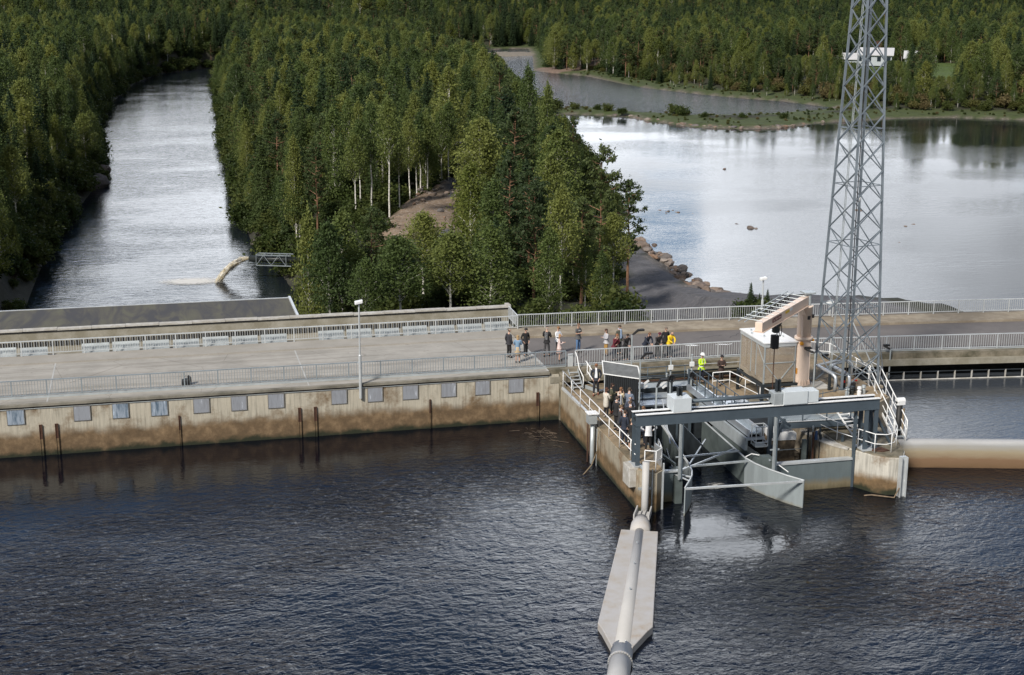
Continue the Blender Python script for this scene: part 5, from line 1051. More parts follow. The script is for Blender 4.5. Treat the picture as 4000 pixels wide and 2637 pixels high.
# ================================================================== TERRAIN, RIVER AND LAKE
_cp, _sp, _cf, _sf = math.cos(PITCH), math.sin(PITCH), math.cos(PHI), math.sin(PHI)
def G(px, py, z=-3.):
    """where the line of sight through a photograph pixel (4000 px wide) meets the level z: used once, to survey the shorelines"""
    x = (px-2000)/5652; y = -(py-1318.5)/5652; c, s = math.cos(ROLL), math.sin(ROLL)
    xr = x*c-y*s; yr = x*s+y*c; a, b, e = xr, _cp+yr*_sp, -_sp+yr*_cp
    a, b = a*_cf+b*_sf, -a*_sf+b*_cf; t = (z-CAMZ)/e; return (CAMX+a*t, CAMY+b*t)
ZL, ZV = -3., -8.      # lake and tail race river levels
RIVER = [(-41,14),(-37,45),(-35,73),(-34.5,100),(-33,125),(-31.5,150),(-29.8,170),(-31,200),(-33,250),(-31.5,310),(-26,380),(-18,425),(-2,452),(40,470),(100,480),
         (100,455),(45,445),(16,430),(4,410),(-2,380),(-4.5,330),(-5.5,275),(-8,215),(-10,155),(-10.5,120),(-10.5,103),(-8.5,85),(-8,70),(-8.5,60),(-10,45),(-12,30),(-12.5,14)]
LAKE = [(41,6),(38,16),(33,27),(28.5,33.5),(26.3,37.5),(25.3,42),(26,50.5),(26.9,59),(27.8,66),(28,76)]+[G(*p) for p in ((2470,840),(2360,690),(2290,600),(2210,520),(2160,455),(2200,446),(2300,450),(2450,458),(2520,472),(2700,497),(2800,502),(2950,506),(3050,502),(3200,482),(3300,476),(3500,464),(3700,460),(4000,470),(4400,486))]+[(330,160),(330,-20),(70,-12)]
CHAN = [G(*p) for p in ((2140,428),(2330,428),(2480,442),(2700,454),(2850,456),(3000,450),(3150,436),(3290,428),(3200,415),(3050,396),(2900,386),(2700,366),(2500,342),(2300,300),(2150,285),(2082,277),(2080,228),(2078,212),(2060,190),(1960,192),(1860,205),(1760,222),(1700,260),(1780,300),(1900,340),(2040,395))]
BAR = [G(*p) for p in ((1700,214),(1850,206),(1980,204),(2085,206),(2085,219),(1980,222),(1850,224),(1700,226))]
def dist_in(X, Y, poly):
    """distance to the outline and inside test, vectorised"""
    d = np.full(X.shape, 1e9); ins = np.zeros(X.shape, bool); n = len(poly)
    for i in range(n):
        ax, ay = poly[i]; bx, by = poly[(i+1) % n]; dx, dy = bx-ax, by-ay; L2 = dx*dx+dy*dy+1e-9
        t = np.clip(((X-ax)*dx+(Y-ay)*dy)/L2, 0, 1); d = np.minimum(d, np.hypot(X-ax-t*dx, Y-ay-t*dy))
        c = ((ay > Y) != (by > Y)) & (X < (bx-ax)*(Y-ay)/((by-ay)+1e-12)+ax); ins ^= c
    return d, ins
def sdist(X, Y, poly): d, i = dist_in(X, Y, poly); return np.where(i, -d, d)      # negative in the water
_rs = np.random.RandomState(7); _W = [(_rs.uniform(.01,.16), _rs.uniform(0,6.28), _rs.uniform(0,6.28)) for k in range(14)]
def wav(X, Y):
    h = 0*X
    for f, a, p in _W: h = h+np.sin((X*math.cos(a)+Y*math.sin(a))*f*2+p)*.10/(f+.05)**.5
    return h
def sm(t): t = np.clip(t, 0, 1); return t*t*(3-2*t)
BARE = [G(*p, -1) for p in ((1470,990),(1520,890),(1600,810),(1680,770),(1760,720),(1790,560),(1850,560),(1830,700),(1810,830),(1790,960),(1700,1010))]
PATH = [(12,13),(30,13),(31,24),(26,33),(23.6,42),(24.8,55),(25.8,66),(22.5,64),(20,48),(16.5,38),(11,30)]
YARD = (172, 292)      # clearing round the far house
def height(X, Y):
    r = sdist(X, Y, RIVER); l = np.minimum(sdist(X, Y, LAKE), sdist(X, Y, CHAN)); l = np.where(dist_in(X, Y, BAR)[1], np.maximum(l, 1.0), l)
    w = wav(X, Y)*np.where((X > 8) & (X < 32) & (Y < 72), .12, 1.0); far = np.hypot(X+22, Y+76)
    pl = -.9+.55*w*.4+sm((far-520)/900)*46+sm((far-300)/400)*3*(X > 100)
    pl = np.where((X < -20) & (Y < 420), pl+sm((-X-38)/30)*1.5, pl)
    bare = np.clip(1-dist_in(X, Y, BARE)[0]/5, 0, 1)*0+dist_in(X, Y, BARE)[1]*1.0
    pl = pl+bare*.9+2.2*sm((26-Y)/16)*(X > 3)+.6*sm((40-Y)/30)*(X > 8)
    pl = np.where((X > 9) & (X < 36) & (Y < 72), 1.5-3.5*sm((Y-14)/30), pl)
    pl = pl-2.5*sm((34-Y)/18)*(X < 1)*(X > -16)
    hill = np.hypot(X-YARD[0], (Y-YARD[1])*.9); pl = np.where(X > 60, pl+.8*sm((70-hill)/55), pl)
    hr = ZV+np.where(r > 0, 6.5*sm(r/6)+2.5*sm(r/16), .5*r); hr = np.where(r < 0, np.maximum(hr, ZV-2.5), hr)
    hl = ZL+np.where(l > 0, .55*sm(l/2.2)+.25*sm(l/9)+2.3*sm((l-6)/16), .4*l); hl = np.where(l < 0, np.maximum(hl, ZL-1.5), hl)
    near_l = (X > 20) & (Y < 75); hl = np.where(near_l & (l > 0), ZL+5.2*sm(l/4.2), hl)
    h = np.minimum(np.minimum(pl, np.where(r < 20, hr, 1e3)), np.where(l < 26, hl, 1e3))
    return h, r, l
def axis(parts):
    o = []
    for a, b, s in parts: o += list(np.arange(a, b, s))
    return np.array(o+[parts[-1][1]])
gx = axis([(-900,-160,22),(-160,-60,4),(-60,34,1.25),(34,150,2.0),(150,300,3.5),(300,1900,26)])
gy = axis([(13.2,100,1.25),(100,240,1.8),(240,500,3),(500,760,8),(760,2300,26)])
GX, GY = np.meshgrid(gx, gy); HZ, RD, LD = height(GX, GY)
fine = _rs.uniform(-1, 1, HZ.shape)*.10; HZ = HZ+np.where((RD > .5) & (LD > .5), fine, 0)
def gridmesh(name, X, Y, Z, keep=None):
    ny, nx = X.shape; v = np.stack([X.ravel(), Y.ravel(), Z.ravel()], 1); idx = np.arange(ny*nx).reshape(ny, nx)
    q = np.stack([idx[:-1,:-1].ravel(), idx[:-1,1:].ravel(), idx[1:,1:].ravel(), idx[1:,:-1].ravel()], 1)
    if keep is not None: q = q[keep[:-1,:-1].ravel() | keep[:-1,1:].ravel() | keep[1:,1:].ravel() | keep[1:,:-1].ravel()]
    me = bpy.data.meshes.new(name); me.vertices.add(len(v)); me.vertices.foreach_set('co', v.ravel().astype('f4'))
    me.loops.add(q.size); me.loops.foreach_set('vertex_index', q.ravel().astype('i4')); me.polygons.add(len(q))
    me.polygons.foreach_set('loop_start', np.arange(0, q.size, 4, dtype='i4')); me.polygons.foreach_set('loop_total', np.full(len(q), 4, 'i4'))
    me.update(calc_edges=True); me.validate(); return me
tm = gridmesh('terrain', GX, GY, HZ); tm.polygons.foreach_set('use_smooth', [True]*len(tm.polygons))
tint = np.zeros(GX.shape+(4,)); tint[...] = (.030,.032,.016,0)
def paint(mask, c, a=0.):
    for k in range(3): tint[..., k] = np.where(mask, c[k], tint[..., k])
    tint[..., 3] = np.where(mask, a, tint[..., 3])
shore = (LD < 1.6) & (LD > -1)
paint(shore, (.13,.11,.09), .8); paint((LD < 9) & (LD > .8) & (GX > 44) & (GY > 100), (.055,.075,.020))
paint((RD < 5) & (RD > -1), (.035,.035,.024), .1); paint(dist_in(GX, GY, BAR)[1], (.22,.19,.15), .8)
paint(dist_in(GX, GY, BARE)[1], (.25,.18,.125), 1.); paint(dist_in(GX, GY, PATH)[1], (.105,.105,.118), .22)
pp = dist_in(GX, GY, [G(*p, -1) for p in ((1740,800),(1760,560),(1850,555),(1820,700),(1800,800))])[1]; paint(pp, (.085,.085,.095), .3)
pp = dist_in(GX, GY, [G(*p, -2) for p in ((1440,1080),(1560,1050),(1760,960),(1800,1060),(1600,1120))])[1]; paint(pp, (.12,.12,.14), .4)
yd = np.hypot(GX-YARD[0]-14, GY-YARD[1]+8); paint((yd < 34) & (GX > 60), (.07,.11,.02)); paint((yd < 44) & (yd > 34), (.14,.12,.06))
paint((GX > 90) & (GX < 150) & (GY > 330) & (GY < 350), (.20,.14,.11))
ca = tm.color_attributes.new('tint', 'FLOAT_COLOR', 'POINT'); ca.data.foreach_set('color', tint.ravel().astype('f4'))
tm.materials.append(MATS['ground']); o = bpy.data.objects.new('terrain', tm); COL.objects.link(o); tag(o, kind='structure')
for nm, D, zz, mt in (('river', RD, ZV, 'river_water'), ('lake', LD, ZL, 'lake_water'), ('water_channel', sdist(GX, GY, CHAN), ZL+.004, 'channel_water')):
    keep = D < 5
    if nm == 'lake': keep = sdist(GX, GY, LAKE) < 4
    m_ = gridmesh(nm, GX, GY, GX*0+zz, keep); m_.materials.append(MATS[mt]); o = bpy.data.objects.new(nm, m_); COL.objects.link(o); tag(o, kind='structure')
sheet('river_foot', [(-50,10),(-13,10),(-13,14.5),(-50,14.5)], ZV+.004, 'river_water'); sheet('lake_foot', [(38,3),(200,3),(200,14.5),(38,14.5)], ZL+.004, 'lake_water')
def gz(x, y): return float(height(np.array([float(x)]), np.array([float(y)]))[0][0])

# ================================================================== TREE KINDS
LV = {}
def rmesh(name, v, f, mi, mats):
    me = bpy.data.meshes.new(name); v = np.asarray(v, 'f4'); me.vertices.add(len(v)); me.vertices.foreach_set('co', v.ravel())
    tot = np.array([len(q) for q in f], 'i4'); me.loops.add(int(tot.sum())); me.loops.foreach_set('vertex_index', np.concatenate([np.asarray(q, 'i4') for q in f]) if not isinstance(f, np.ndarray) else f.ravel().astype('i4'))
    me.polygons.add(len(tot)); me.polygons.foreach_set('loop_start', np.concatenate([[0], np.cumsum(tot)[:-1]]).astype('i4')); me.polygons.foreach_set('loop_total', tot)
    for m in mats: me.materials.append(MATS[m])
    me.polygons.foreach_set('material_index', np.asarray(mi, 'i4')); me.update(calc_edges=True); return me
def leaves(c, size, rs, flat=.0, asp=1.5):
    """one small quad per centre, random heading"""
    n = len(c); a = rs.normal(size=(n,3)); a[:,2] *= (1-flat); a /= np.linalg.norm(a, axis=1)[:,None]; b = rs.normal(size=(n,3)); b[:,2] -= .35
    b -= a*(a*b).sum(1)[:,None]; b /= np.linalg.norm(b, axis=1)[:,None]; s = size*rs.uniform(.6,1.35,n)[:,None]; t = np.cross(a, b)
    u = b*s*asp*.5; w = t*s*.5; v = np.stack([c-u, c+w*.9-u*.1, c+u, c-w*.9-u*.1], 1).reshape(-1,3); return v, np.arange(4*n).reshape(n,4)
def stem(mb, H, r0, rs, lean=.0, top=.97):
    pts = [(lean*H*t*t+rs.normal()*.02*H*t*(1-t), rs.normal()*.02*H*t*(1-t), H*t) for t in np.linspace(0, top, 7)]; mb.tube(pts, [r0*(1-.88*t) for t in np.linspace(0,1,7)], 6); return pts
def crown_birch(H, rs, rw=.19, low=.22, nb=120, per=52, size=.165, droop=.30):
    mb = MB(); C = []
    for k in range(nb):
        t = low+(1-low)*(k+rs.rand())/nb; u = (t-low)/(1-low); prof = min(1, (u*3.2+.35))**.8*max(0, 1-u)**.62*1.12
        a = rs.rand()*6.28; R_ = H*rw*prof*rs.uniform(.55, 1.08)
        tip = np.array([R_*math.cos(a), R_*math.sin(a), H*t+R_*.25]); base = np.array([0, 0, H*max(.12, t-.10)])
        if k % 3 == 0: mb.tube([tuple(base), tuple((base+tip)/2+np.array([0,0,.12])), tuple(tip)], [.035, .022, .008], 4, cap=False)
        s = (.20+.30*prof)*H/12; q = rs.normal(size=(per,3))*np.array([s,s,s*.85])+tip; q[:,2] -= np.abs(rs.normal(size=per))*droop*H/12
        inn = rs.rand(per) < .18; q[inn] = q[inn]*.0+(base+(tip-base)*rs.rand(per)[:,None])[inn]+rs.normal(size=(inn.sum(),3))*.2; C.append(q)
    top = rs.normal(size=(per,3))*np.array([.12,.12,.45])*H/12+np.array([0,0,H*.98]); C.append(top)
    return mb, np.concatenate(C), size
def crown_spruce(H, rs, rw=.17, low=.05, size=.20, dens=1.):
    mb = MB(); C = []; nl = int(24)
    for k in range(nl):
        t = low+(1-low)*(k/nl)**.95; R_ = H*rw*(1-t)**.8*rs.uniform(.85,1.15)+.12; m = max(4, int(9*(1-t)+4))
        for j in range(m):
            a = 6.28*(j+rs.rand())/m; rr = R_*rs.uniform(.72, 1.1); n = int(dens*(8+26*rr/(H*rw)))
            w = rs.rand(n)**.7; q = np.stack([np.cos(a)*rr*w, np.sin(a)*rr*w, H*t+.12-w*rr*.38+.15*w*w*rr], 1); q += rs.normal(size=(n,3))*np.array([.10+.10*rr*.5,.10+.10*rr*.5,.07]); C.append(q)
    C.append(rs.normal(size=(30,3))*np.array([.05,.05,.3])+np.array([0,0,H*.97])); return mb, np.concatenate(C), size
def crown_pine(H, rs, rw=.22, low=.38, nb=38, per=75, size=.15):
    mb = MB(); C = []
    for k in range(nb):
        t = low+(.97-low)*(k+rs.rand())/nb; u = (t-low)/(1-low); a = rs.rand()*6.28; R_ = H*rw*((1-u)**.55)*(.45+.55*min(1, u*4+.3))*rs.uniform(.5,1.15)
        b0 = np.array([0,0,H*t]); tip = np.array([R_*math.cos(a), R_*math.sin(a), H*t+R_*.38]); mb.tube([tuple(b0), tuple(b0*.4+tip*.6-np.array([0,0,.1])), tuple(tip)], [.05,.035,.012], 4, cap=False)
        for j in range(5):
            w = .45+.6*j/4; c = b0+(tip-b0)*min(w,1.05)+rs.normal(size=3)*np.array([.25,.25,.10])*H/12; q = c+rs.normal(size=(per//5,3))*np.array([.15,.15,.12])*H/12; C.append(q)
    C.append(rs.normal(size=(50,3))*np.array([.14,.14,.35])+np.array([0,0,H*.97])); return mb, np.concatenate(C), size
def crown_bush(H, rs):
    mb = MB(); C = []
    for k in range(26):
        a = rs.rand()*6.28; e = rs.rand()**.7; R_ = H*.42*math.sqrt(rs.rand()); tip = np.array([R_*math.cos(a), R_*math.sin(a), H*(.25+.7*e*(1-R_/H))])
        mb.tube([(0,0,0), tuple(tip*.6), tuple(tip)], [.02,.014,.005], 3, cap=False); C.append(rs.normal(size=(36,3))*.13*H*np.array([1,1,.9])+tip)
    return mb, np.concatenate(C), .14*H/2+.04
KIND = {}
BV = [0,1,2,3,4,5]
def make_kind(name, n, fn, H, bark, leaf, r0, asp=1.5, flat=0.):
    out = []
    for k in range(n):
        rs = np.random.RandomState(100+k*7+len(name)); mb, C, size = fn(H, rs); C[:,2] = np.maximum(C[:,2], .1)
        lv, lf = leaves(C, size, rs, flat, asp); cm = rmesh(name+'_crown', lv, lf, np.zeros(len(lf)), [leaf]); t = MB(); t.v, t.f, t.m, t.mats = list(mb.v), list(mb.f), list(mb.m), []
        if r0: stem(t, H, r0, rs, rs.uniform(-.02,.02))
        t.mats = [bark]; t.m = [0]*len(t.f); trunk = t.mesh(name+'_trunk'); nv = len(t.v)
        whole = rmesh(name, np.concatenate([np.array(t.v), lv]), [tuple(f) for f in t.f]+[tuple(f+nv) for f in lf], [0]*len(t.f)+[1]*len(lf), [bark, leaf])
        out.append((cm, trunk, whole, H))
    KIND[name] = out
make_kind('birch_tree', 6, lambda H, rs: crown_birch(H, rs, rs.uniform(.14,.19), (.12,.16,.22,.28,.50,.44)[BV.pop(0)]), 12, 'birch_bark', 'birch_leaf', .13)
make_kind('yellow_birch_tree', 2, lambda H, rs: crown_birch(H, rs, .22, .10), 10, 'birch_bark', 'yellow_leaf', .12)
make_kind('spruce_tree', 3, lambda H, rs: crown_spruce(H, rs, rs.uniform(.14,.19)), 12, 'spruce_bark', 'spruce_leaf', .15, 2.0, .2)
make_kind('pine_tree', 3, lambda H, rs: crown_pine(H, rs, rs.uniform(.19,.24), rs.uniform(.28,.42)), 12, 'pine_bark', 'pine_leaf', .15, 2.2)
make_kind('tall_birch_tree', 3, lambda H, rs: crown_birch(H, rs, rs.uniform(.13,.16), rs.uniform(.48,.58), 80, 50), 12, 'birch_bark', 'birch_leaf', .12)
make_kind('bush', 3, crown_bush, 2, 'spruce_bark', 'bush_leaf', 0)
KIND['dry_bush'] = []
for k in range(1):
    rs = np.random.RandomState(9); mb, C, size = crown_bush(2, rs); lv, lf = leaves(C, size, rs); mb.mats = ['spruce_bark']; mb.m = [0]*len(mb.f); nv = len(mb.v)
    KIND['dry_bush'].append((None, None, rmesh('dry_bush', np.concatenate([np.array(mb.v), lv]), [tuple(f) for f in mb.f]+[tuple(f+nv) for f in lf], [0]*len(mb.f)+[1]*len(lf), ['spruce_bark','dry_leaf']), 2))
RT = random.Random(11)
def tree(kind, x, y, H, label, group=None, parts=True, wide=1., z=None, v=None, cat='tree'):
    cm, tr, whole, H0 = KIND[kind][RT.randrange(len(KIND[kind])) if v is None else v % len(KIND[kind])]
    z = gz(x, y) if z is None else z; s = H/H0; sc = (s*wide, s*wide, s); rz = RT.uniform(0, 6.28); nm = {'yellow_birch_tree': 'birch_tree', 'tall_birch_tree': 'birch_tree', 'dry_bush': 'bush'}.get(kind, kind)
    if parts and cm is not None:
        o = empty(nm, (x, y, z-.1), rz); o.scale = sc; inst('crown', cm, o); inst('trunk', tr, o)
    else: o = inst(nm, whole, None, (x, y, z-.1), rz, sc)
    tag(o, label, cat, group); return o

# ================================================================== TREES AND PLANTS
def PY(px, py, Y):
    """point on the upright plane y = Y seen at a photograph pixel: gives the height of a surveyed tree top"""
    x = (px-2000)/5652; y = -(py-1318.5)/5652; c, s = math.cos(ROLL), math.sin(ROLL); xr = x*c-y*s; yr = x*s+y*c; a, b, e = xr, _cp+yr*_sp, -_sp+yr*_cp
    a, b = a*_cf+b*_sf, -a*_sf+b*_cf; t = (Y-CAMY)/b; return (CAMX+a*t, Y, CAMZ+e*t)
def see(x, y, z):
    X, Y, Z = x-CAMX, y-CAMY, z-CAMZ; X, Y = X*_cf-Y*_sf, X*_sf+Y*_cf; d = Y*_cp-Z*_sp; return 2000+5652*X/d, 1318.5-5652*(Y*_sp+Z*_cp)/d, d
HERO = [(1200,833,40,'birch_tree',.9,'young yellowish birch nearest the green pipe bridge'), (1279,872,33,'birch_tree',1.1,'young birch just behind the turbine hall roof corner'),
 (1334,828,36,'birch_tree',1.2,'bushy bright birch second from the roof corner behind the parapet'), (1427,1008,24,'birch_tree',.8,'smallest birch close behind the parapet with coping'),
 (1449,806,38,'pine_tree',1.0,'dark young pine behind the smallest birch'), (1558,921,26,'birch_tree',1.3,'alder like bushy tree below the dirt slope'),
 (1651,828,32,'birch_tree',1.2,'slim bright birch in front of the dirt slope'), (1760,905,27,'birch_tree',1.3,'round leafy tree right of the dirt slope birch, close to the parapet'),
 (1918,880,26,'birch_tree',1.3,'leafy bright tree close behind the parapet end'), (1992,597,44,'pine_tree',1.0,'tall pine with narrow top behind the railing corner'),
 (2090,700,30,'pine_tree',1.2,'broad dark pine just behind the asphalt road railing'), (2155,602,46,'birch_tree',1.1,'tall birch left of the feathery pines'),
 (2277,775,31,'pine_tree',1.2,'wide pine with low branches behind the visitors'), (2354,566,41,'pine_tree',1.15,'tall feathery pine standing against the bright lake'),
 (2461,699,40,'pine_tree',1.25,'outermost feathery pine beside the gravel track, red brown trunk'), (2400,830,33,'birch_tree',.9,'birch with white trunk beside the gravel track'),
 (2185,505,62,'birch_tree',1.5,'broad leafy tree at the lake edge before the grassy spit'), (2140,330,84,'birch_tree',.8,'tall thin topped birch rising against the narrow channel'),
 (2063,262,96,'birch_tree',.9,'tallest birch on the island, its top against the far water'), (1952,242,115,'pine_tree',1.2,'dark pine at the far lake edge of the island'),
 (2010,420,70,'pine_tree',1.3,'large dark pine in the middle of the island clump'), (1887,479,62,'yellow_birch_tree',1.3,'yellow green birch beside the dirt slope'),
 (1840,640,50,'yellow_birch_tree',1.1,'lower yellow green birch under the larger one'), (1930,700,40,'birch_tree',1.3,'leafy tree below the yellow green birch'),
 (1398,333,108,'birch_tree',1.25,'broad birch behind the bright bare trunked ones'),
 (1539,242,128,'birch_tree',1.3,'tall birch high behind the bare trunked birches'), (1751,262,112,'birch_tree',1.5,'broad dense tree above the small gravel clearing'),
 (1887,187,170,'birch_tree',1.1,'far birch near the gravel bar channel'),
 (1300,420,86,'birch_tree',1.3,'leafy birch leaning out over dark gaps left of the bare trunks'), (1082,587,92,'birch_tree',1.15,'bright birch on the rocky river bank of the island'),
 (1159,576,93,'pine_tree',.9,'slim pine behind the bright river bank birch'), (1022,533,88,'birch_tree',.8,'narrow bright birch at the island edge over the river'),
 (955,690,96,'birch_tree',1.0,'leafy tree hanging over the river bank rock'), (1030,700,91,'spruce_tree',1.1,'dark spruce above the green pipe bridge'), (1165,720,88,'birch_tree',1.1,'dense leafy tree right behind the green pipe bridge'),
 (1230,560,78,'pine_tree',1.0,'dark pine filling the gap beside the river bank birch'), (900,420,150,'birch_tree',1.2,'large birch overhanging the river on the island side'),
 (865,300,215,'pine_tree',1.3,'dark pine reaching over the river where it bends'), (890,250,200,'birch_tree',1.2,'pale green birch at the bend of the river'),
 (202,620,50,'yellow_birch_tree',.8,'tall narrow bright birch on the opposite river bank'), (55,963,26,'spruce_tree',1.0,'small spruce at the picture edge above the felt roof'), (187,948,28,'spruce_tree',1.0,'small spruce on the opposite bank close above the felt roof'),
 (230,850,36,'birch_tree',1.1,'leafy tree leaning over the river near the felt roof'), (110,760,40,'spruce_tree',1.2,'dark spruce beside the tall narrow bright birch'), (20,640,48,'spruce_tree',1.2,'tall dark spruce at the picture edge'),
 (300,700,62,'birch_tree',1.0,'dark leafy tree over the rocky point of the opposite bank'), (370,560,95,'birch_tree',1.2,'leafy tree above the rocky point of the opposite bank')]
for a_ in ((1410,860,470,'thin leaning birch trunk, first of the bare white trunks'),(1450,850,400,'bare trunked birch behind the leaning white trunk'),(1507,885,380,'tallest bare trunked birch with round crown in the island centre'),(1605,800,470,'thin white trunked birch above the dirt slope'),(1632,785,500,'second thin white trunk above the dirt slope'),(1644,770,440,'third white trunk above the dirt slope, with dark crown'),(1742,735,430,'paired pale trunk beside the small gravel clearing'),(1758,728,400,'other trunk of the pair beside the small gravel clearing'),(1560,830,520,'slender birch between the bare white trunks'),(1380,880,520,'slender birch at the dark edge of the bare trunks'),(1690,770,450,'pale trunk behind the top of the dirt slope')):
    gx_, gy_ = G(a_[0], a_[1], -.9); HERO.append((a_[0]+RT.uniform(-25,10), a_[2], gy_, 'tall_birch_tree', 1.0, a_[3]))
SPOTS = []
for px, py, Y, kind, wd, lb in HERO:
    x, y, zt = PY(px, py, Y); g = gz(x, y); 
    for k_ in range(14):
        if -16 < x < 0 and y > 60 and g < -6.0: x += .7; g = gz(x, y)
        elif x < -20 and g < -6.0: x -= .7; g = gz(x, y)
    g = max(g, ZV+.2)
    H = max(3., zt-g); tree(kind, x, y, H, lb, None, True, wd*min(1.25, max(.8, 9/H)), z=g, v=(4 if px in (1493,1398,1620,2400) else None)); SPOTS.append((x, y, .16*H*wd))
# the three little spruces by the street lamp
for px, py, w, lb in ((2935,1100,1.0,'small dark spruce left of the street lamp at the lake'), (2968,1140,.8,'thin brownish young tree at the foot of the street lamp'), (3000,1125,.9,'thin young spruce right of the street lamp at the lake')):
    x, y, zt = PY(px, py, 20); tree('spruce_tree', x, y, zt-1.0, lb, None, True, w*1.2, z=1.0)
for px, py in ((2925,1165),(2960,1170),(2990,1168),(2900,1180)): x, y, zt = PY(px, py, 20); tree('bush', x, y, 1.6, 'low dark bush around the small spruces behind the far railing', 'low bushes around the small spruces', False, 1.2, z=zt-1.5, cat='bush')
# scattered forest
def scatter(x0, x1, y0, y1, step, hmin, hmax, seed):
    rs = np.random.RandomState(seed); xs = np.arange(x0, x1, step); ys = np.arange(y0, y1, step*.9); X, Y = np.meshgrid(xs, ys); X = X+(np.arange(len(ys)) % 2)[:, None]*step*.5
    X = (X+rs.uniform(-.42,.42,X.shape)*step).ravel(); Y = (Y+rs.uniform(-.42,.42,Y.shape)*step).ravel(); z, r, l = height(X, Y)
    H = rs.uniform(hmin, hmax, X.shape); far = np.hypot(X-CAMX, Y-CAMY)
    ok = (r > 1.4) & (l > 4.0) & ~dist_in(X, Y, BARE)[1] & ~dist_in(X, Y, PATH)[1] & ~((X > 11) & (Y < 30))
    spit = (l < 7.5) & (X > 44) & (Y > 110) & (np.minimum(sdist(X, Y, LAKE), 99) < 14) & (Y < 215); ok &= ~spit
    ok &= ~((X > 60) & (np.hypot(X-YARD[0]-12, Y-YARD[1]+6) < 17)) & ~((X > 60) & (np.hypot(X-YARD[0]-30, Y-YARD[1]+26) < 12)) & (Y > 23)
    cx_, cy_ = X-CAMX, Y-CAMY; xr = cx_*_cf-cy_*_sf; yr = cx_*_sf+cy_*_cf; ok &= (np.abs(xr) < yr*.372+7)
    # small growth on the shore in front of the house
    sh = (X > 60) & (l < 26) & (Y < 300); H = np.where(sh, H*(.35+.65*sm((l-4)/22)), H)
    yfront = (X > 60) & (np.hypot(X-YARD[0]+4, Y-YARD[1]+22) < 26); H = np.where(yfront, np.minimum(H, 4.5), H)
    d2 = rs.rand(len(X)); kind = np.where(d2 < .52, 0, np.where(d2 < .80, 2, 3))
    kind = np.where((far > 520), np.where(d2 < .2, 0, np.where(d2 < .8, 2, 3)), kind); kind = np.where((X < -20) & (d2 > .62), 2, kind); kind = np.where((kind == 0) & (d2 < .05), 1, kind)
    # canopy line surveyed from the photograph: near trees grow no taller than it shows
    xr2, yr2, dd2 = [np.array(q) for q in zip(*[see(a_, b_, c_) for a_, b_, c_ in zip(X, Y, z)])] if len(X) else (X, X, X)
    isl = (X > -16) & (Y < 400) & ((X < 45) | ((xr2 < 2110) & (Y < 345)))
    front = np.interp(xr2, [900,1080,1120,1200,1290,1430,1500,1560,1650,1760,1850,1920,1990,2150,2230,2290,2350,2460,2540,2600], [1400,1180,1000,890,930,990,1000,960,930,960,980,900,660,660,820,930,980,1060,1200,1400])
    mid = np.interp(xr2, [800,960,1082,1200,1300,1400,1493,1540,1620,1751,1850,1950,2063,2110,2185,2230,2300,2400], [600,560,560,500,430,360,400,330,380,310,460,360,300,400,560,760,1000,1400])
    back = np.interp(xr2, [800,1700,1900,1960,2000,2060,2120], [60,140,185,240,305,340,460])
    lim = np.where(Y < 46, front, np.where(Y < 100, mid, back)); slope_ = isl & (Y >= 38) & (Y < 68) & (xr2 > 1440) & (xr2 < 1815); lim = np.where(slope_, 1050, lim)
    open_ = isl & (Y >= 60) & (Y < 84) & (xr2 > 1365) & (xr2 < 1800); lim = np.where(open_, 1080, lim)
    gap_ = isl & (Y >= 66) & (Y < 130) & (xr2 > 1730) & (xr2 < 1850); lim = np.where(gap_, 760, lim)
    hs = (X > 60) & (Y < 300); lim2 = np.where(hs & (xr2 > 3285) & (xr2 < 3540), np.where(xr2 > 3455, 232, np.where(xr2 < 3345, 238, 262)), np.where(hs & (xr2 > 3620) & (xr2 < 3730), 290, np.where(hs & (xr2 > 3040) & (xr2 < 3190), 212, -9999)))
    lim = np.where(isl, lim, lim2); Hmax = (yr2-lim)*dd2/5652*1.02; cut = isl | (lim2 > -9000)
    H = np.where(cut, np.minimum(H, Hmax), H); ok &= (H > 2.2); H = np.where((r < 6), H*.8, H); ok &= ~((xr2 > 2100) & (xr2 < 3330) & (yr2 > 404) & (yr2 < 520) & (X > 44))
    ok &= ~((X > 21.5) & (X < 45) & (Y < 72)) & ~((X < -1.5) & (X > -16) & (Y < 86))
    for sx, sy, sr in SPOTS: ok &= np.hypot(X-sx, Y-sy) > min(1.7, sr)
    return X[ok], Y[ok], z[ok], H[ok], kind[ok], far[ok]
P1 = scatter(-75, 60, 23, 260, 3.5, 5.5, 12.5, 1); P2 = scatter(-160, 60, 260, 520, 4.0, 8, 12.5, 2); P3 = scatter(60, 330, 100, 520, 4.0, 7, 12, 3); P4 = scatter(-360, 700, 520, 900, 7.5, 12, 18, 4); P5 = scatter(-500, 1000, 900, 1700, 15, 14, 22, 5)
ALL = [np.concatenate([p[i] for p in (P1, P2, P3, P4, P5)]) for i in range(6)]
order = np.argsort(ALL[5]); ALL = [a[order] for a in ALL]
KN = ['birch_tree', 'yellow_birch_tree', 'spruce_tree', 'pine_tree']
def region(x, y):
    if x < -20 and y < 440: return 0
    if x < 45 and y < 400 and x > -14: return 1
    if x >= 45 and y < 520: return 2
    return 3
RG = ['in the forest on the opposite river bank', 'on the wooded island between river and lake', 'in the forest on the far lake shore below the house', 'in the distant forest']
DS = {'birch_tree': 'green birch', 'yellow_birch_tree': 'yellowish birch', 'spruce_tree': 'dark spruce', 'pine_tree': 'dull green pine'}
used = {k: 0 for k in KN}; LIM = {'birch_tree': 250, 'yellow_birch_tree': 60, 'spruce_tree': 240, 'pine_tree': 200}
rest = []; QX = {}
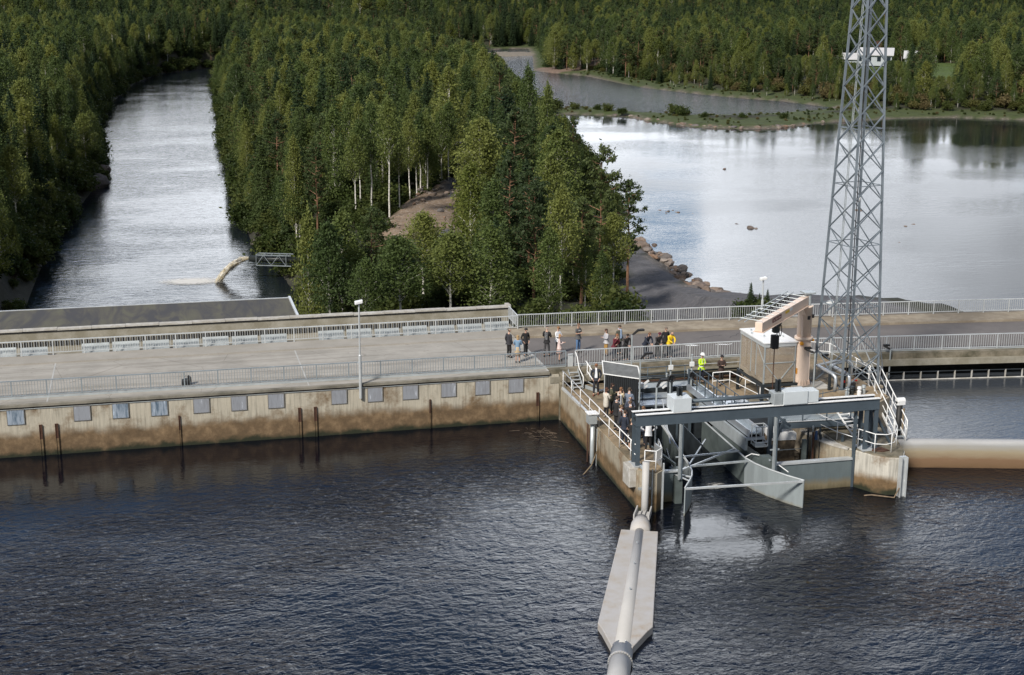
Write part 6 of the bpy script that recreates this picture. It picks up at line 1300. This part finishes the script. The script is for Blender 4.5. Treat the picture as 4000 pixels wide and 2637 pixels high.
for i in range(len(ALL[0])):
    x, y, z, H, k, far = (float(a[i]) for a in ALL); kn = KN[int(k)]
    # a quota per direction, so that the trees in the front rows become things of their own and hidden ones stay in the mass
    key = (int(math.atan2(x-CAMX, y-CAMY)*170), int(min(far, 600)**.5*1.3)); 
    sx, sy, dd = see(x, y, z+H)
    vis = -150 < sx < 4150 and sy < 1260 and far < 520
    if vis and QX.get(key, 0) < 1 and used[kn] < LIM[kn]:
        QX[key] = 1; used[kn] += 1; r = region(x, y)
        tree(kn, x, y, H, DS[kn]+' '+RG[r], DS[kn]+'s '+RG[r], far < 190, RT.uniform(.75, 1.35), z=z)
    else: rest.append((x, y, z-.1, H, int(k), RT.uniform(.8, 1.4)))
# everything else: one mass of forest, instanced from the same tree meshes
def mass(name, recs, kinds, label, cat):
    recs = np.array(recs, 'f4'); me = bpy.data.meshes.new(name); me.vertices.add(len(recs)); me.vertices.foreach_set('co', recs[:,:3].ravel())
    rs = np.random.RandomState(5); names = [(kn, v) for kn in kinds for v in range(len(KIND[kn]))]
    vi = np.zeros(len(recs), 'i4')
    for j in range(len(recs)):
        kn = kinds[int(recs[j,4])]; vi[j] = names.index((kn, rs.randint(len(KIND[kn]))))
    for an, tp, dat in (('variant', 'INT', vi), ('spin', 'FLOAT', rs.uniform(0, 6.28, len(recs)).astype('f4')), ('tall', 'FLOAT', recs[:,3].copy()), ('wide', 'FLOAT', recs[:,5].copy())):
        at = me.attributes.new(an, tp, 'POINT'); at.data.foreach_set('value', dat)
    o = bpy.data.objects.new(name, me); COL.objects.link(o); ng = bpy.data.node_groups.new(name, 'GeometryNodeTree'); ng.interface.new_socket('Geometry', in_out='INPUT', socket_type='NodeSocketGeometry'); ng.interface.new_socket('Geometry', in_out='OUTPUT', socket_type='NodeSocketGeometry')
    N = ng.nodes.new; Lk = ng.links.new; gi = N('NodeGroupInput'); go = N('NodeGroupOutput'); jn = N('GeometryNodeJoinGeometry')
    def attr(n, t):
        a = N('GeometryNodeInputNamedAttribute'); a.data_type = t; a.inputs[0].default_value = n; return [s for s in a.outputs if s.enabled][0]
    va, sp, ta, wi = attr('variant', 'INT'), attr('spin', 'FLOAT'), attr('tall', 'FLOAT'), attr('wide', 'FLOAT')
    rot = N('ShaderNodeCombineXYZ'); Lk(sp, rot.inputs[2])
    for j, (kn, v) in enumerate(names):
        me_ = KIND[kn][v][2]; src = next((q for q in COL.objects if q.data is me_), None)
        if src is None: continue
        cp = N('FunctionNodeCompare'); cp.data_type = 'INT'; cp.operation = 'EQUAL'; Lk(va, cp.inputs[2]); cp.inputs[3].default_value = j
        oi = N('GeometryNodeObjectInfo'); oi.inputs[0].default_value = src; oi.transform_space = 'ORIGINAL'; oi.inputs[1].default_value = True
        dv = N('ShaderNodeMath'); dv.operation = 'DIVIDE'; Lk(ta, dv.inputs[0]); dv.inputs[1].default_value = KIND[kn][v][3]; mu = N('ShaderNodeMath'); mu.operation = 'MULTIPLY'; Lk(dv.outputs[0], mu.inputs[0]); Lk(wi, mu.inputs[1])
        sc = N('ShaderNodeCombineXYZ'); Lk(mu.outputs[0], sc.inputs[0]); Lk(mu.outputs[0], sc.inputs[1]); Lk(dv.outputs[0], sc.inputs[2])
        ip = N('GeometryNodeInstanceOnPoints'); Lk(gi.outputs[0], ip.inputs['Points']); Lk(cp.outputs[0], ip.inputs['Selection']); Lk(oi.outputs['Geometry'], ip.inputs['Instance']); Lk(rot.outputs[0], ip.inputs['Rotation']); Lk(sc.outputs[0], ip.inputs['Scale']); Lk(ip.outputs[0], jn.inputs[0])
    Lk(jn.outputs[0], go.inputs[0]); md = o.modifiers.new('spread', 'NODES'); md.node_group = ng; tag(o, label, cat, kind='stuff'); return o
mass('forest', rest, KN, 'dense mixed forest filling the banks and the distance', 'forest')
# undergrowth along the banks and under the trees
ug = []
rs = np.random.RandomState(21)
X = rs.uniform(-60, 60, 5200); Y = 16+rs.rand(5200)**1.3*230; z, r, l = height(X, Y)
inP = dist_in(X, Y, PATH)[1] | dist_in(X, Y, BARE)[1]; ok = (r > .3) & (l > 1.0) & ~inP & ~((X > 22) & (Y < 76)) & ((r < 14) | (l < 16) | (rs.rand(5200) < .5))
for x, y, zz in zip(X[ok], Y[ok], z[ok]): ug.append((x, y, zz-.05, rs.uniform(.7, 2.6), 0, 1.2))
X = rs.uniform(44, 330, 9000); Y = rs.uniform(105, 330, 9000); z, r, l = height(X, Y); ok = (l > 1.2) & (l < 22)
for x, y, zz, ll in zip(X[ok], Y[ok], z[ok], l[ok]): ug.append((x, y, zz-.05, rs.uniform(.25, .6) if (ll < 7 or y < 215 and x < 130) else rs.uniform(.8, 3.0), 0 if rs.rand() < .6 else 1, 1.1))
SPITB = ((2180,415,2.2),(2245,418,1.8),(2335,420,1.5),(2375,425,2.0),(2430,435,1.6),(2640,440,2.6),(2665,445,2.4),(2750,455,1.5),(2900,460,1.6),(3060,455,1.6))
for px, py, H in SPITB: x, y = G(px, py+12, -2.5); tree('bush', x, y, H*1.0, 'small bush standing on the grassy spit across the lake', 'small bushes on the grassy spit', False, 1.1, z=-2.5, cat='bush')
tree('dry_bush', 27.0, 36, .8, 'dry brown bush at the end of the shore boulders', None, False, 1.2, cat='bush')
X = rs.uniform(-70, 20, 9000); Y = 90+rs.rand(9000)*370; z, r, l = height(X, Y); ok = (r > .2) & (r < 7)
for x, y, zz in zip(X[ok], Y[ok], z[ok]): ug.append((x, y, zz-.1, rs.uniform(1.2, 3.2), 0, 1.3))
mass('undergrowth', ug, ['bush', 'dry_bush'], 'low undergrowth along the shores and under the trees', 'undergrowth')

# ================================================================== ROCKS
def rock_mesh(seed):
    bm = bmesh.new(); bmesh.ops.create_icosphere(bm, subdivisions=2, radius=1); r = random.Random(seed); c = [Vector((r.gauss(0,1), r.gauss(0,1), r.gauss(0,1))).normalized() for k in range(9)]
    for v in bm.verts:
        k = 1
        for q in c: k = min(k, .62/max(.01, v.co.normalized().dot(q)) if v.co.normalized().dot(q) > .62 else 1)
        v.co = v.co*k+Vector((r.uniform(-.04,.04),)*3)
    me = bpy.data.meshes.new('boulder'); bm.to_mesh(me); bm.free(); me.materials.append(MATS['rock']); return me
RM = [rock_mesh(k) for k in range(5)]
def rock(x, y, z, s, label, group):
    o = inst('boulder', RM[RT.randrange(5)], None, (x, y, z), RT.uniform(0, 6), (s*RT.uniform(.8,1.4), s*RT.uniform(.8,1.2), s*RT.uniform(.55,.85))); o.rotation_euler.x = RT.uniform(-.3,.3); tag(o, label, 'boulder', group)
rip = [(27.6,67),(27.2,61),(26.2,53),(25.6,47),(25.4,42.5),(26.4,38),(28.6,34)]
for k in range(130):
    t = RT.random()*5.999; i = int(t); p = lerp(rip[i], rip[i+1], t-i); s = RT.uniform(.16,.60)*(1.25 if RT.random() < .15 else 1)
    rock(p[0]+RT.uniform(-1.0,.35), p[1]+RT.uniform(-.4,.4), ZL+.25+RT.uniform(0,.7)*.9, s, 'brown or grey boulder in the rip rap along the lake side of the gravel track', 'rip rap boulders along the gravel track')
for px, py, s, lb in ((2505,968,1.3,'large dark boulder at the tip of the rip rap'), (2700,1135,.9,'large pale boulder in the rip rap'), (2785,1182,.9,'flat white boulder at the near end of the rip rap')):
    x, y = G(px, py, ZL+.6); rock(x, y, ZL+.6, s, lb, None)
for px, py, s in ((2613,811,.0),(2612,806,.0),(2577,821,.65),(2605,828,.55),(2602,834,.45),(2611,826,.6),(2650,830,.8),(2640,829,.4),(2628,822,.4),(2575,830,.4),(2706,834,.3),(2878,875,.65),(2830,661,.7),(2940,637,.3)):
    if s: x, y = G(px, py, ZL); rock(x, y, ZL-.05, s*.42, 'small dark rock breaking the calm lake surface', 'small dark rocks in the lake')
for px, py, s, lb in ((2930,891,1.15,'largest dark rock in the lake, with grass on it'), (2952,893,.7,'dark rock beside the grassy rock in the lake'), (3353,822,1.3,'reddish brown flat rock seen through the mast'), (3567,876,.8,'dark rock right of the mast in the lake'), (3539,884,.6,'smaller dark rock right of the mast in the lake'), (3497,941,.35,'tiny rock in the lake right of the mast'), (3513,947,.35,'tiny second rock in the lake right of the mast')):
    x, y = G(px, py, ZL); rock(x, y, ZL-.08, s*.42, lb, None)
for k in range(60):
    px = RT.uniform(2350, 3300); e = np.interp(px, [2300,2450,2520,2700,2800,2950,3050,3200,3300], [450,458,472,497,502,506,502,482,476]); x, y = G(px, e-1.5-RT.random()*3, ZL)
    rock(x, y, ZL+.05, RT.uniform(.25,.8), 'small shore rock at the water edge of the grassy spit', 'shore rocks of the grassy spit')
for x, y, s, lb in ((-8.0,112,.7,'grey rock face on the island bank above the river'), (-10.2,100,.7,'second grey rock on the island bank of the river'), (-31.0,158,2.6,'dark rocky point on the opposite river bank'), (-35.2,120,2.0,'dark rock at the foot of the opposite river bank'), (-30.2,172,2.0,'dark end rock of the rocky point')):
    rock(x, y, ZV+.8, s, lb, None)
for k in range(70):
    x, y = RT.choice(BARE); c = (sum(p[0] for p in BARE)/len(BARE), sum(p[1] for p in BARE)/len(BARE)); t = RT.random()**.6; x += (c[0]-x)*t; y += (c[1]-y)*t
    rock(x+RT.uniform(-2,2), y+RT.uniform(-5,5), gz(x, y)+.1, RT.uniform(.15,.42), 'stone lying on the brown dirt slope of the island', 'stones on the dirt slope')

# ================================================================== PIPE BRIDGE WITH WATER JET
px_, py_ = G(985, 1010, -5.6); qx, qy = G(1130, 1014, -5.6)
d = Vector((qx-px_, qy-py_, 0)).normalized(); n = Vector((-d.y, d.x, 0)); b0 = Vector((px_, py_, -5.6))
R = root('pipe_outlet', (px_+2, py_, -6), 'black outlet pipe inside a small grey green lattice truss over the river', 'outlet pipe')
MB().tube([b0-d*.3, b0+d*6], .33, 16).build('pipe', 'pipe_black', R, True)
f = MB(); T0 = b0+d*.6
for s_ in (-.55, .55):
    for zz in (-.62, .52): f.bar(T0+n*s_+Vector((0,0,zz)), T0+d*3.9+n*s_+Vector((0,0,zz)), .09)
    for k in range(5):
        a = T0+d*(.98*k)*.85+n*s_; f.bar(a+Vector((0,0,-.62)), a+Vector((0,0,.52)), .06) if k in (0, 4) else None
        if k < 4: f.bar(a+Vector((0,0,.52 if k % 2 else -.62)), a+d*.84+Vector((0,0,-.62 if k % 2 else .52)), .05)
for k in range(5): a = T0+d*(.98*k)*.85+Vector((0,0,.52)); f.bar(a-n*.55, a+n*.55, .06)
f.build('truss', 'galv_dull', R)
J0 = b0-d*.3; pts = []; NJ = 16
for k in range(NJ): t = k/(NJ-1); pts.append(J0-d*(3.4*t)-n*1.2*t+Vector((0,0,-2.45*t*t)))
f = MB(); rj = random.Random(8)
for s_ in range(150):
    o_ = rj.gauss(0, .10); ov = rj.gauss(0, .06); k0 = rj.randrange(0, 9) if s_ > 25 else 0; k1 = min(NJ, k0+rj.randrange(4, 9)) if s_ > 25 else NJ; sp_ = rj.uniform(1.5, 7.0)
    f.tube([pts[k]+n*(o_*(1+sp_*k/NJ))+Vector((0,0,ov*(1+sp_*k/NJ)+rj.gauss(0,.015))) for k in range(k0, k1)], [.016+.045*rj.random()*(1+1.5*k/NJ) for k in range(k0, k1)], 5)
o = f.build('water_jet', 'foam_jet', None, True); tag(o, 'yellowish white water jet falling from the outlet pipe into the river', 'water jet', kind='stuff')
sx_, sy_ = pts[-1].x, pts[-1].y
def foam(name, cx_, cy_, ax, ay, rot, z, label, power=1.):
    xs = np.linspace(-1, 1, 26); A, B = np.meshgrid(xs, xs); rr = np.hypot(A, B); c, s = math.cos(rot), math.sin(rot); X = cx_+A*ax*c-B*ay*s; Y = cy_+A*ax*s+B*ay*c
    m_ = gridmesh(name, X, Y, X*0+z+.02*np.sin(X*3)*np.cos(Y*4)); at = m_.attributes.new('dens', 'FLOAT', 'POINT'); at.data.foreach_set('value', (np.clip(1-rr, 0, 1)*power).ravel().astype('f4')); m_.materials.append(MATS['foam'])
    o = bpy.data.objects.new(name, m_); COL.objects.link(o); tag(o, label, 'foam', kind='stuff')
foam('foam', sx_-2.6, sy_+.4, 6.5, 3.6, -.10, ZV+.05, 'white foam where the jet hits the river', .8)
foam('foam', 4.4, -12.6, 1.7, 1.2, .3, .06, 'white churning water between the guide plates', .5)

# ================================================================== HOUSE ACROSS THE LAKE
def house():
    c = Vector((YARD[0]+2, YARD[1]+4, 0)); gzv = gz(c.x, c.y)+.2; R = root('house', (c.x, c.y, gzv), 'pale house with white gabled roofs in a clearing across the lake, behind the mast', 'house')
    a = rad(-30); X = Vector((math.cos(a), math.sin(a), 0)); Yv = Vector((-math.sin(a), math.cos(a), 0)); z = gzv
    def P(u, v, w): q = c+X*u+Yv*v; return (q.x, q.y, z+w)
    def block(u0, u1, v0, v1, h, rise, nm):
        m = MB(); m.add([P(u0,v0,0),P(u1,v0,0),P(u1,v1,0),P(u0,v1,0),P(u0,v0,h),P(u1,v0,h),P(u1,v1,h),P(u0,v1,h),P(u0,(v0+v1)/2,h+rise),P(u1,(v0+v1)/2,h+rise)], [(0,1,5,4),(2,3,7,6),(1,2,6,9,5),(3,0,4,8,7),(0,3,2,1)]); m.build('wall', 'house_white', R)
        e = .5; vm = (v0+v1)/2; k = rise/((v1-v0)/2); r_ = MB()
        for s0, s1 in ((v0-e, vm), (v1+e, vm)):
            za = h-e*k; r_.add([P(u0-e,s0,za+.02),P(u1+e,s0,za+.02),P(u1+e,s1,h+rise+.02),P(u0-e,s1,h+rise+.02),P(u0-e,s0,za+.2),P(u1+e,s0,za+.2),P(u1+e,s1,h+rise+.2),P(u0-e,s1,h+rise+.2)], [(0,1,2,3),(4,7,6,5),(0,4,5,1),(3,2,6,7),(0,3,7,4),(1,5,6,2)])
        r_.build('roof', 'house_roof', R)
    block(-4, 5, -3.2, 3.2, 3.0, 1.6, 'm'); block(-11, -4.2, -2, 3, 1.7, 1.3, 'w'); block(8.5, 13, 0, 5, 2.2, 1.6, 's')
    for u, w in ((-3.5,2.2),(-1,2.2),(1.6,2.2),(4.2,2.2)): q0 = P(u-.5,-3.23,w-.4); q1 = P(u+.5,-3.23,w-.4); MB().bar(q0, q1, .06, 1.2).build('window', 'glass_dark', R)
    for v in (-1.6, 1.3): q0 = P(5.03,v-.5,1.8); q1 = P(5.03,v+.5,1.8); MB().bar(q0, q1, .06, 1.2).build('window', 'glass_dark', R)
    q0 = P(-8.6,-2.03,.8); q1 = P(-7.8,-2.03,.8); MB().bar(q0, q1, .06, 1.5).build('door', 'wood', R); q = P(1,.4,5.4); MB().box(q[0]-.4,q[0]+.4,q[1]-.4,q[1]+.4,q[2]-.4,q[2]+1.2).build('chimney', 'rust', R)
house()
